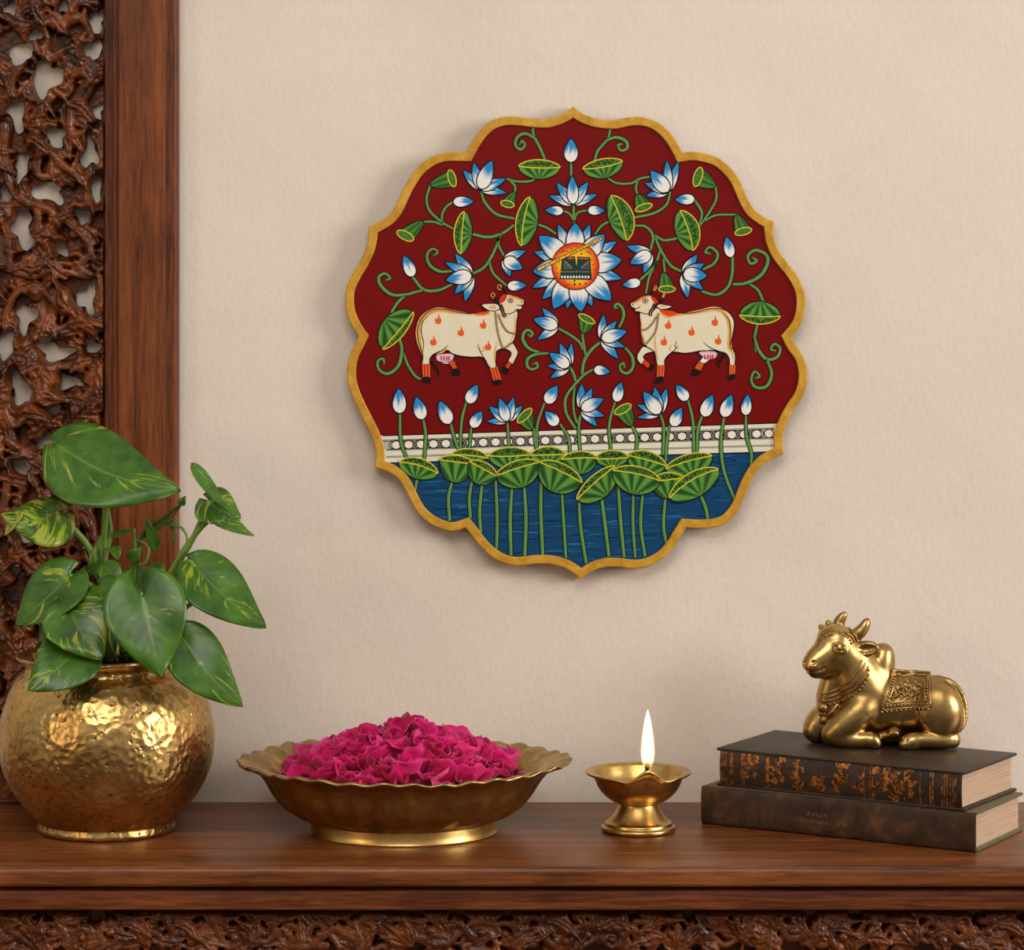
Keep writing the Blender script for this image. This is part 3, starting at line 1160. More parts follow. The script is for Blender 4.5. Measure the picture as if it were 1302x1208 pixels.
for f, c, w, pts in (
    (Z1, 0, 3.6, (935, 158, 937, 195, 965, 250, 992, 312)), (Z1, 1, 3.6, (945, 212, 900, 188, 862, 203, 850, 240, 872, 264, 896, 245, 884, 224, 872, 238)),
    (Z1, 0, 3.0, (962, 395, 920, 416, 860, 418, 808, 406)), (Z1, 0, 3.0, (822, 412, 848, 440, 847, 475)),
    (Z1, 0, 3.4, (685, 465, 705, 520, 760, 575, 845, 596)), (Z1, 0, 3.8, (842, 628, 790, 665, 720, 685, 640, 670)),
    (Z1, 0, 3.2, (552, 645, 500, 615, 440, 560, 424, 500, 442, 436)), (Z1, 0, 3.2, (500, 630, 498, 580, 518, 540, 552, 516)),
    (Z1, 0, 3.0, (500, 628, 460, 612, 402, 612)), (Z1, 0, 3.0, (945, 620, 1000, 640, 1045, 670)), (Z1, 0, 3.2, (785, 665, 768, 715, 795, 775)),
    (Z1, 0, 3.6, (782, 665, 745, 760, 700, 830, 640, 862)), (Z1, 0, 3.2, (724, 800, 745, 860, 808, 918)),
    (Z1, 1, 3.4, (548, 847, 490, 850, 440, 820, 426, 772, 450, 742, 478, 755, 462, 772)), (Z1, 0, 3.8, (545, 912, 480, 940, 410, 937, 358, 878)),
    (Z1, 0, 3.6, (412, 938, 330, 962, 285, 1000, 254, 1050)), (Z1, 1, 3.8, (345, 958, 262, 962, 206, 920, 195, 877, 225, 860, 249, 882, 232, 890)),
    (Z3, 1, 3.8, (285, -20, 305, 50, 290, 130, 240, 170, 197, 152, 190, 112, 214, 98, 220, 120)), (Z3, 0, 3.2, (310, 60, 335, 130, 375, 186, 412, 198)),
    (Z1, 0, 3.2, (1117, 325, 1118, 400)), (Z1, 0, 3.4, (1130, 520, 1130, 618)), (Z1, 0, 2.8, (1132, 614, 1112, 575, 1078, 558)), (Z2, 0, 2.8, (35, 612, 55, 568, 105, 556)),
    # right
    (Z2, 0, 3.4, (210, 168, 200, 212, 152, 270, 136, 318)), (Z2, 1, 3.6, (190, 222, 240, 206, 286, 225, 292, 258, 264, 270, 248, 245, 266, 238)),
    (Z2, 0, 3.0, (188, 393, 240, 425, 310, 427, 352, 405, 408, 394)), (Z2, 0, 2.8, (346, 408, 334, 445, 342, 485)), (Z2, 0, 3.4, (500, 465, 480, 530, 420, 570, 322, 592)),
    (Z2, 0, 3.0, (218, 604, 170, 630, 138, 672)), (Z2, 0, 3.4, (322, 630, 380, 635, 416, 680, 402, 755)), (Z2, 0, 3.4, (425, 678, 470, 700, 538, 690)),
    (Z2, 0, 3.0, (638, 635, 690, 560, 720, 500, 716, 440)), (Z2, 0, 3.0, (640, 625, 650, 565, 614, 505)), (Z2, 0, 2.8, (662, 608, 720, 580, 820, 577)),
    (Z2, 0, 3.4, (428, 690, 450, 740, 500, 820, 565, 855)), (Z2, 0, 3.4, (450, 750, 425, 820, 352, 894)), (Z2, 0, 3.0, (442, 790, 400, 870, 382, 955)),
    (Z2, 0, 2.8, (466, 790, 474, 862)), (Z2, 1, 3.4, (655, 842, 710, 810, 726, 765, 690, 733, 667, 757, 688, 764)),
    (Z2, 0, 3.8, (650, 945, 720, 962, 775, 925, 796, 860, 798, 780)), (Z2, 1, 4.0, (800, 912, 862, 906, 932, 870, 966, 810, 958, 768, 908, 748, 872, 775, 884, 812, 914, 800, 898, 786)),
    (Z2, 0, 3.4, (870, 905, 920, 940, 950, 1005)), (Z2, 0, 3.4, (918, 1100, 905, 1170, 912, 1235)),
    (Z4, 1, 3.6, (902, -10, 925, 60, 965, 102, 1012, 90, 1027, 50, 1000, 28, 982, 52, 1000, 60)), (Z4, 1, 3.6, (962, 100, 986, 170, 962, 230, 910, 236, 888, 200, 904, 160, 928, 182, 910, 192)),
    # centre tree
    (ZC, 0, 3.4, (372, 170, 470, 225, 550, 285, 580, 345)), (ZC, 0, 3.2, (572, 210, 585, 300, 602, 395)), (ZC, 0, 4.2, (730, 280, 650, 345, 590, 440, 572, 545)),
    (ZC, 0, 3.6, (665, 505, 590, 550, 500, 645, 440, 740, 445, 860, 520, 985)), (ZC, 0, 3.4, (470, 480, 505, 545, 520, 600)), (ZC, 0, 3.0, (512, 650, 502, 760, 508, 860, 532, 940)),
    (ZC, 1, 3.6, (310, 375, 200, 385, 135, 420, 130, 480, 165, 505, 210, 490, 208, 455, 180, 462)), (ZC, 1, 3.8, (225, 370, 140, 335, 96, 270, 100, 215, 135, 188, 172, 215, 158, 240, 142, 228)),
    (ZC, 1, 3.6, (920, 330, 975, 400, 985, 480, 945, 535, 895, 525, 878, 480, 905, 455, 912, 485)), (ZC, 1, 3.6, (872, 168, 905, 90, 905, 30, 870, -20, 838, -12, 840, 10, 852, 8)),
    # row at the railing
    (Z3, 0, 3.6, (296, 355, 300, 490, 328, 575)), (Z3, 0, 3.6, (408, 388, 420, 470, 412, 585)), (Z3, 0, 3.6, (540, 410, 555, 470, 578, 540)), (Z3, 0, 3.4, (614, 308, 592, 400, 586, 530)),
    (Z3, 0, 3.2, (638, 425, 630, 530)), (Z3, 0, 3.2, (990, 310, 955, 420, 953, 540)), (Z3, 0, 3.4, (1065, 412, 1105, 480, 1112, 555)), (Z3, 0, 3.2, (812, 398, 820, 530)), (Z3, 0, 3.2, (938, 430, 950, 540)),
    (Z4, 0, 3.4, (75, 345, 60, 420, 66, 540)), (Z4, 0, 3.4, (234, 305, 206, 420, 214, 540)), (Z4, 0, 3.4, (312, 415, 338, 470, 336, 545)), (Z4, 0, 3.2, (450, 360, 468, 430, 464, 560)),
    (Z4, 0, 3.2, (496, 418, 482, 500, 478, 590)), (Z4, 0, 3.4, (584, 296, 608, 400, 612, 555)), (Z4, 0, 3.6, (652, 372, 632, 440, 626, 560)), (Z4, 0, 3.8, (758, 375, 742, 500, 758, 640, 812, 785)),
    (Z4, 0, 3.6, (862, 368, 865, 470, 888, 550, 886, 615)),
    # under the pond leaves
    (ZA, 0, 3.6, (255, 380, 235, 490)), (ZA, 0, 4.2, (475, 410, 452, 520, 460, 662)), (ZA, 0, 4.0, (602, 400, 585, 520, 592, 645)), (ZA, 0, 4.2, (668, 400, 650, 600, 658, 735)),
    (ZA, 0, 4.0, (752, 400, 762, 650, 758, 840)), (ZA, 0, 4.4, (855, 460, 845, 650, 850, 880)), (ZA, 0, 4.4, (935, 450, 945, 650, 938, 885)), (ZA, 0, 4.4, (1042, 400, 1040, 600, 1052, 880)),
    (ZA, 0, 3.6, (1172, 450, 1200, 900)), (ZB, 0, 4.2, (75, 490, 85, 650, 118, 866)), (ZB, 0, 4.2, (205, 450, 225, 600, 252, 825)), (ZB, 0, 4.2, (305, 370, 320, 600, 342, 830)),
    (ZB, 0, 3.8, (396, 450, 395, 640, 408, 832)), (ZB, 0, 4.0, (452, 455, 440, 640, 466, 825)), (ZB, 0, 4.0, (585, 485, 575, 640, 592, 750)), (ZB, 0, 4.2, (792, 458, 825, 540, 836, 605)),
):
    stem(M(f, *pts), w, 14 + (3 if c else 0), bool(c))


# ------------------------------------------------- pods
def bez(a, b, off, n=16, side=1, pw=0.85):
    a, b = np.array(a, float), np.array(b, float)
    d = b - a
    L = np.linalg.norm(d)
    nr = np.array([-d[1], d[0]]) / L
    return [a + d * t + nr * off * (math.sin(PI * t) ** pw if 0 < t < 1 else 0) for t in np.linspace(0, 1, n)]


def fan_pod(p1, p2, o_out, o_in, o_body, layer=22, name='lotus_pod', dots=9, pw=0.8):
    """rim lens between arcs o_out and o_in, striped body between o_in and o_body (offsets in px across p1->p2)"""
    P = Paint()
    n = 49
    outer = bez(p1, p2, o_out, n, pw=pw * 0.72)
    inner = bez(p1, p2, o_in, n, pw=pw)
    body = bez(p1, p2, o_body, n, pw=0.48)
    rows = 10
    pts, C, T = [], [], []
    cen = body[n // 2] + (body[n // 2] - inner[n // 2]) * 0.12
    ref = inner[n // 2] - cen
    ra = math.atan2(ref[1], ref[0])
    for r in range(rows + 1):
        for i in range(n):
            q = r / rows
            base = inner[i] * (1 - q) + body[i] * q
            pts.append(tuple(base))
            dv = base - cen
            an = (math.atan2(dv[1], dv[0]) - ra + PI) % (2 * PI) - PI
            s = math.cos(an * 12)
            C.append(mixc(LC[2], LC[3], 0.5 + 0.5 * max(-1, min(1, s * 1.6))))
    for r in range(rows):
        for i in range(n - 1):
            a = r * n + i
            T.append((a, a + 1, a + n + 1, a + n))
    P.tri(pts, T, C, layer)
    P.stroke(inner + body[-2:0:-1], 1.3, DARK, layer + 1, closed=True, smooth=False)
    lens = outer + inner[-2:0:-1]
    P.poly(lens, (70, 120, 44), layer + 2)
    m = len(outer)
    for k in range(dots * 2):
        t = 0.1 + 0.8 * (k + 0.5) / (dots * 2)
        i = int(t * (m - 1))
        q = 0.35 + 0.3 * prng.random()
        c = outer[i] * (1 - q) + inner[i] * q
        wd = max(0.5, np.linalg.norm(outer[i] - inner[i]) * 0.26)
        d = inner[i] - outer[i]
        d = d / max(1e-6, np.linalg.norm(d))
        P.stroke([c - d * wd, c + d * wd * 0.8 + np.array([0.5, 0.2])], 1.5, (16, 44, 20), layer + 3, smooth=False)
    for k in range(dots * 3):
        i = int((0.06 + 0.88 * prng.random()) * (m - 1))
        q = 0.2 + 0.6 * prng.random()
        c = outer[i] * (1 - q) + inner[i] * q
        P.poly([(c[0] + 0.55 * math.cos(a), c[1] + 0.55 * math.sin(a)) for a in np.linspace(0, 2 * PI, 6)[:-1]], (150, 180, 60), layer + 4)
    P.stroke(lens, 1.25, YEL, layer + 5, closed=True, smooth=False)
    return P.build(name, panel)


def seed_pod(st, rc, hv, minor, layer=22):
    P = Paint()
    st, rc, hv = np.array(st, float), np.array(rc, float), np.array(hv, float)
    ax = rc - st
    n = 13
    pts, C, T = [], [], []
    rows = 8
    hn = hv / np.linalg.norm(hv)
    H = np.linalg.norm(hv)
    for r in range(rows + 1):
        t = r / rows
        hw = H * (0.16 + 0.84 * t ** 0.55)
        for i in range(n):
            v = i / (n - 1) * 2 - 1
            pts.append(tuple(st + ax * t + hn * hw * v))
            s = math.sin(v * 7.5)
            C.append(mixc(LC[2], LC[3], 0.35 + 0.35 * s))
    for r in range(rows):
        for i in range(n - 1):
            a = r * n + i
            T.append((a, a + 1, a + n + 1, a + n))
    P.tri(pts, T, C, layer)
    outl = [pts[r * n] for r in range(rows + 1)] + [pts[r * n + n - 1] for r in range(rows, -1, -1)]
    P.stroke(outl, 1.3, DARK, layer + 1, closed=True, smooth=False)
    mn = np.array([-hn[1], hn[0]]) * minor
    rim = [tuple(rc + hv * math.cos(a) + mn * math.sin(a)) for a in np.linspace(0, 2 * PI, 25)[:-1]]
    P.poly(rim, (74, 124, 48), layer + 2)
    for k in range(7):
        a = k * 0.9
        c = rc + hv * 0.5 * math.cos(a) + mn * 0.5 * math.sin(a)
        P.poly([(c[0] + 0.9 * math.cos(b), c[1] + 0.7 * math.sin(b)) for b in np.linspace(0, 2 * PI, 8)[:-1]], (18, 48, 22), layer + 3)
    P.stroke(rim, 1.2, YEL, layer + 4, closed=True, smooth=False)
    return P.build('seed_pod', panel)


def sv(f, *p):
    return f(*p)


K = 1 / 3.774
# (p1, p2, outer, inner, body) ; positive offsets lie to the right of the direction p1 -> p2 on screen (y down): offset (-dy, dx)
fan_pod(Z1(865, 345), Z1(1066, 350), -9, 1.5, 16)
fan_pod(Z1(922, 492), Z1(882, 728), 13, 3, -15)
fan_pod(Z1(606, 562), Z1(590, 766), 11, 1, -12)
fan_pod(Z1(360, 1043), Z1(213, 1222), -9, -1, 22)
fan_pod(Z2(79, 358), Z2(271, 322), -8, 2.5, 17)
fan_pod(Z2(213, 486), Z2(290, 702), -19, -2, 13)
fan_pod(Z2(545, 558), Z2(606, 750), -17, -3, 14)
fan_pod(Z2(1028, 1064), Z2(832, 1058), -11, -1.5, 18)
# pond leaves, back row first
for k, (f, a, b, oo, oi, ob) in enumerate((
        (ZA, (470, 240), (705, 262), -9.5, -1, 8), (ZA, (708, 248), (975, 240), -10, 1.5, 18), (ZA, (972, 245), (1200, 240), -10.5, 0, 12), (ZA, (1172, 272), (1400, 262), -9.5, -1, 20),
        (ZB, (172, 248), (368, 240), -10, 1, 12), (ZB, (362, 228), (590, 290), -12, -1, 18), (ZB, (588, 308), (862, 232), -10.5, -2, 18),
        (ZA, (137, 290), (385, 362), -12.5, -3.5, 14), (ZA, (395, 272), (618, 300), -8, 0.5, 27), (ZA, (585, 285), (765, 380), -8.5, 0, 21),
        (ZB, (498, 385), (690, 362), -9.5, 0, 24), (ZA, (752, 380), (1030, 290), -11, -1.5, 24), (ZA, (1032, 290), (1302, 420), -11.5, -1.5, 27), (ZB, (64, 490), (290, 292), -10, -1.5, 21),
        (ZB, (275, 318), (558, 380), -12, -2.5, 24), (ZB, (612, 482), (902, 312), -15, -6, 17))):
    fan_pod(f(*a), f(*b), oo, oi, ob, 20 + 7 * (k // 3 if k < 12 else 4 + (k - 12) % 4), 'pond_leaf', 12)

for (f, st, rc, hv, mn) in ((Z1, (846, 468), (812, 526), (32, 8), 16), (Z1, (443, 436), (546, 403), (12, 40), 18), (Z1, (405, 608), (322, 678), (40, 20), 20),
                            (Z2, (343, 480), (372, 543), (40, -14), 16), (Z2, (716, 438), (632, 396), (14, -46), 20), (Z2, (818, 578), (850, 658), (40, -10), 17),
                            (Z2, (470, 855), (483, 935), (40, 0), 16)):
    seed_pod(f(*st), f(*rc), (hv[0] * K, hv[1] * K), mn * K)
for (f, st, rc, hv, mn) in ((ZC, (580, 215), (610, 98), (64, 34), 26), (ZC, (170, 990), (108, 880), (56, -56), 30), (ZC, (975, 962), (902, 828), (66, -36), 32)):
    seed_pod(f(*st), f(*rc), (hv[0] / 6.356, hv[1] / 6.356), mn / 6.356)


# ------------------------------------------------- flowers and buds
def flower(f, base, tips, name='lotus_flower'):
    P = Paint()
    for k, (tx, ty, w) in enumerate(tips):
        petal(P, f(*base), f(tx, ty), w, 24 + 2 * k, 0.34)
    return P.build(name, panel)


def bud(f, base, tip, w):
    P = Paint()
    petal(P, f(*base), f(*tip), w, 24, 0.36)
    return P.build('lotus_bud', panel)


flower(Z1, (682, 455), ((598, 362, 12), (810, 472, 11), (650, 326, 13), (806, 404, 13), (738, 316, 19)))
flower(Z1, (1128, 528), ((1010, 485, 11), (1245, 478, 11), (1048, 422, 13), (1200, 418, 13), (1122, 390, 15)))
flower(Z1, (795, 790), ((902, 750, 12), (826, 876, 12), (886, 838, 17)))
flower(Z1, (642, 868), ((560, 762, 13), (608, 996, 13), (514, 806, 13), (558, 958, 13), (516, 892, 19)))
flower(Z2, (490, 468), ((540, 320, 12), (382, 486, 11), (484, 316, 13), (376, 425, 12), (404, 366, 19)))
flower(Z2, (408, 762), ((288, 728, 12), (372, 860, 12), (305, 812, 17)))
flower(Z2, (560, 862), ((630, 768, 13), (584, 978, 13), (664, 812, 13), (658, 938, 13), (678, 872, 19)))
flower(ZC, (378, 160), ((250, 8, 12), (210, 268, 12), (178, 98, 17)))
flower(ZC, (470, 485), ((488, 290, 10), (315, 578, 11), (392, 290, 12), (288, 478, 10), (306, 372, 16)))
flower(ZC, (728, 262), ((868, 424, 12), (748, 62, 12), (922, 326, 11), (856, 110, 11), (938, 196, 17)))
flower(ZC, (565, 830), ((696, 968, 12), (570, 622, 13), (756, 884, 12), (656, 656, 12), (750, 742, 16)))
flower(Z3, (812, 400), ((710, 398, 9), (886, 322, 11), (722, 326, 13), (842, 282, 13), (774, 286, 14)))
flower(Z4, (450, 364), ((338, 382, 9), (482, 238, 12), (336, 318, 10), (424, 232, 13), (370, 256, 18)))
for (f, b, t, w) in ((Z1, (550, 516), (652, 514), 14), (Z1, (360, 876), (314, 772), 15.5), (Z1, (810, 920), (905, 916), 13.5), (Z1, (1117, 328), (1118, 210), 18), (Z1, (1082, 560), (992, 555), 12.5),
                     (Z2, (102, 556), (186, 558), 12.5), (Z2, (618, 502), (520, 506), 14), (Z2, (358, 900), (268, 916), 13), (Z2, (792, 784), (768, 682), 14), (ZC, (665, 505), (802, 528), 13),
                     (Z3, (296, 363), (290, 240), 18), (Z3, (406, 392), (374, 280), 17), (Z3, (536, 413), (486, 300), 18), (Z3, (622, 314), (668, 222), 16), (Z3, (640, 430), (690, 348), 15),
                     (Z3, (998, 314), (1052, 226), 16.5), (Z3, (1055, 417), (992, 350), 16), (Z4, (238, 307), (264, 210), 14.5), (Z4, (508, 424), (554, 332), 16),
                     (Z4, (582, 300), (528, 222), 15), (Z4, (658, 378), (702, 270), 17), (Z4, (754, 380), (794, 270), 17), (Z4, (860, 372), (872, 268), 14)):
    bud(f, b, t, w)

# medallion
md = Paint()
cx, cy = Z7(578, 552)
for k, (tx, ty, w) in enumerate(((400, 122, 15), (725, 122, 15), (152, 402, 15), (135, 772, 16), (236, 892, 16), (490, 990, 14), (752, 968, 14), (1052, 682, 17), (1004, 294, 15),
                                 (575, 104, 24), (202, 240, 26), (138, 604, 24), (352, 990, 25), (636, 1024, 25), (945, 902, 27), (1054, 486, 26), (876, 222, 24))):
    tp = np.array(Z7(tx, ty))
    c = np.array((cx, cy))
    d = tp - c
    petal(md, tuple(c + d * 0.30), tuple(tp), w, 24 + 2 * k, 0.42)
R0 = 240 / 8.056


def circ(r, n=48, x=cx, y=cy):
    return [(x + r * math.cos(a), y + r * math.sin(a)) for a in np.linspace(0, 2 * PI, n + 1)[:-1]]


lay = 60
nr_, ns_ = 8, 48
pts, C, T = [(cx, cy)], [lin((250, 200, 40))], []
stops = [(0, (250, 200, 40)), (0.66, (248, 190, 34)), (0.85, (236, 110, 30)), (1.0, (206, 48, 22))]
for r in range(1, nr_ + 1):
    q = r / nr_
    for i in range(ns_):
        a = 2 * PI * i / ns_
        pts.append((cx + R0 * q * math.cos(a), cy + R0 * q * math.sin(a)))
        rgb = [np.interp(q + 0.06 * math.sin(a * 3 + 1), [s[0] for s in stops], [s[1][j] for s in stops]) for j in range(3)]
        C.append(lin(rgb))
for i in range(ns_):
    j = (i + 1) % ns_
    T.append((0, 1 + i, 1 + j))
    for r in range(nr_ - 1):
        T.append((1 + r * ns_ + i, 1 + (r + 1) * ns_ + i, 1 + (r + 1) * ns_ + j, 1 + r * ns_ + j))
md.tri(pts, T, C, lay)
md.stroke(circ(R0), 1.4, (120, 20, 10), lay + 1, closed=True, smooth=False)
for a in np.linspace(0.2, 6.2, 22):
    rr = R0 * (0.78 + 0.06 * math.sin(a * 7))
    x, y = cx + rr * math.cos(a), cy + rr * math.sin(a)
    md.poly([(x + 0.9 * math.cos(b), y + 0.9 * math.sin(b)) for b in np.linspace(0, 2 * PI, 7)[:-1]], (96, 30, 14), lay + 2)
md.poly(M(Z7, 445, 462, 570, 452, 590, 560, 600, 455, 725, 462, 742, 690, 420, 682), (22, 62, 62), lay + 3, DARK, 1.0)
md.poly(M(Z7, 455, 500, 545, 560, 545, 590, 445, 590), (38, 100, 96), lay + 5, DARK, 0.7)
md.poly(M(Z7, 720, 500, 625, 560, 625, 590, 730, 590), (34, 92, 104), lay + 5, DARK, 0.7)
for x in range(440, 735, 30):
    md.poly([Z7(x + 9 * math.cos(b), 608 + 9 * math.sin(b)) for b in np.linspace(0, 2 * PI, 8)[:-1]], (226, 92, 40), lay + 7)
    md.poly([Z7(x + 11 * math.cos(b), 662 + 15 * math.sin(b)) for b in np.linspace(0, 2 * PI, 8)[:-1]], (226, 236, 236), lay + 7)
for (a, b) in (((465, 495), (540, 570)), ((715, 500), (640, 565)), ((500, 470), (560, 470)), ((610, 470), (710, 476))):
    md.stroke([Z7(*a), Z7(*b)], 1.5, (214, 98, 44), lay + 7, smooth=False)
for (x, y, c) in ((568, 700, DARK), (568, 740, DARK), (622, 735, DARK), (486, 742, (150, 30, 14)), (690, 730, (190, 60, 20)), (640, 425, (110, 50, 20)), (715, 410, (110, 40, 20)), (455, 398, (110, 30, 16))):
    md.poly([Z7(x + 10 * math.cos(b), y + 10 * math.sin(b)) for b in np.linspace(0, 2 * PI, 8)[:-1]], c, lay + 7)
md.stroke(M(Z7, 185, 590, 850, 265), 4.6, DARK, lay + 8, smooth=False)
md.stroke(M(Z7, 190, 588, 845, 267), 3.2, (238, 176, 52), lay + 9, smooth=False)
for t in (0.12, 0.2, 0.3, 0.34, 0.44, 0.52, 0.56, 0.66, 0.75, 0.8, 0.86, 0.92):
    x, y = 185 + 665 * t, 590 - 325 * t
    md.stroke([Z7(x - 6, y - 14), Z7(x + 6, y + 14)], 0.8, (70, 34, 12), lay + 10, smooth=False)
for t in (0.6, 0.7, 0.83, 0.96):
    x, y = 185 + 665 * t, 590 - 325 * t
    md.poly([Z7(x + 8 * math.cos(b), y + 8 * math.sin(b)) for b in np.linspace(0, 2 * PI, 8)[:-1]], (90, 40, 16), lay + 10)
md.build('lotus_medallion', panel, 'large central open lotus with an orange disc and a golden flute')


# ------------------------------------------------- cows
OCH = (222, 150, 62)
COW = (228, 220, 194)
ORG = (232, 92, 26)


def cow(f, D, label):
    P = Paint()
    B = 40
    sm = lambda *p: [tuple(q) for q in catmull(M(f, *p), 4, True)]
    # far legs
    P.poly(sm(*D['far_front']), COW, B, DARK, 1.0)
    P.poly(M(f, *D['far_front_boot']), (210, 62, 22), B + 2, DARK, 0.9)
    P.poly(sm(*D['far_front_hoof']), (20, 14, 14), B + 3)
    P.poly(sm(*D['far_hind']), WHITE, B, DARK, 0.8)
    P.poly(M(f, *D['far_hind_boot']), (216, 84, 26), B + 2, DARK, 0.9)
    P.poly(sm(*D['far_hind_hoof']), (20, 14, 14), B + 3)
    P.poly(sm(*D['udder']), (228, 190, 196), B + 4, DARK, 0.7)
    for (x, y) in D['teats']:
        P.stroke([f(x, y - 22), f(x + 4, y + 22)], 2.0, (196, 54, 96), B + 6, smooth=False)
    P.stroke(M(f, *D['tail_tip']), 3.4, (16, 14, 14), B + 4, taper=[0.7, 1, 0.9, 0.2])
    # body with ochre edging
    body = sm(*D['body'])
    P.poly(body, COW, B + 7)
    for k, (w, c) in enumerate(((6.4, (228, 204, 156)), (4.4, (228, 182, 108)), (2.8, (222, 156, 70)))):
        P.stroke(M(f, *D['edge']), w, c, B + 8 + k, taper=[0.3, 1, 1, 1, 1, 0.8, 0.3])
    P.poly(sm(*D['hump']), (222, 70, 22), B + 11)
    P.stroke(M(f, *D['hump_line']), 1.6, (236, 150, 60), B + 12)
    P.stroke(body, 1.2, DARK, B + 12, closed=True, smooth=False)
    for key in ('boot1', 'boot2'):
        q = M(f, *D[key])
        P.poly(q, (206, 48, 18), B + 13, (230, 150, 60), 1.0)
        c0 = np.array(q[0]) * 0.5 + np.array(q[1]) * 0.5
        c1 = np.array(q[2]) * 0.5 + np.array(q[3]) * 0.5
        P.stroke([c0, c1], 1.0, (240, 130, 50), B + 15, smooth=False)
    for key in ('hoof1', 'hoof2'):
        P.poly(sm(*D[key]), (22, 14, 16), B + 15)
    for l in D['lines']:
        P.stroke(M(f, *l), 1.1, DARK, B + 14, taper=[0.4, 1, 1, 0.5])
    for l in D['och_lines']:
        P.stroke(M(f, *l), 2.2, (228, 176, 100), B + 13, taper=[0.2, 1, 1, 0.2])
    for (x, y) in D['flames']:
        fl_ = [(0, 48), (-26, 36), (-32, 6), (-18, -16), (-9, 2), (-2, -26), (8, -56), (14, -22), (29, -4), (31, 28), (19, 44)]
        P.poly([tuple(p) for p in catmull([f(x + a, y + b) for a, b in fl_], 3, True)], ORG, B + 14)
    # head
    P.poly(sm(*D['head']), (230, 214, 180), B + 16, DARK, 1.0)
    P.stroke(M(f, *D['face_edge']), 2.6, (220, 146, 62), B + 18, taper=[0.4, 1, 1, 0.6])
    P.poly(sm(*D['poll']), (214, 52, 20), B + 18, DARK, 0.7)
    ex, ey = D['eye']
    P.poly([f(ex + 36 * math.cos(a), ey + 30 * math.sin(a)) for a in np.linspace(0, 2 * PI, 14)[:-1]], (222, 154, 76), B + 18)
    P.poly([f(ex + 25 * math.cos(a), ey + 21 * math.sin(a)) for a in np.linspace(0, 2 * PI, 14)[:-1]], (240, 240, 238), B + 19, DARK, 0.8)
    P.poly([f(ex + 13 * math.cos(a), ey + 14 * math.sin(a)) for a in np.linspace(0, 2 * PI, 10)[:-1]], (24, 56, 84), B + 21)
    P.stroke(M(f, *D['mouth']), 1.0, DARK, B + 20)
    nx_, ny_ = D['nostril']
    P.poly([f(nx_ + 7 * math.cos(a), ny_ + 9 * math.sin(a)) for a in np.linspace(0, 2 * PI, 8)[:-1]], DARK, B + 20)
    P.poly(sm(*D['ear']), CREAM, B + 22, DARK, 0.9)
    P.poly(sm(*D['ear_in']), (226, 176, 112), B + 24)
    for key in ('horn1', 'horn2'):
        P.stroke(M(f, *D[key]), 3.6, (26, 18, 14), B + 24, taper=[0.9, 1, 0.7])
        P.stroke(M(f, *D[key + 'tip']), 1.2, (206, 158, 80), B + 25)
    P.stroke(M(f, *D['strap']), 4.4, (34, 22, 14), B + 25)
    P.stroke(M(f, *D['strap']), 1.6, (170, 110, 52), B + 26, taper=[0, 0.5, 1, 1])
    for l in D['cords']:
        P.stroke(M(f, *l), 2.2, (70, 44, 20), B + 24)
        P.stroke(M(f, *l), 1.2, (190, 140, 80), B + 25)
    return P.build('painted_cow', panel, label)


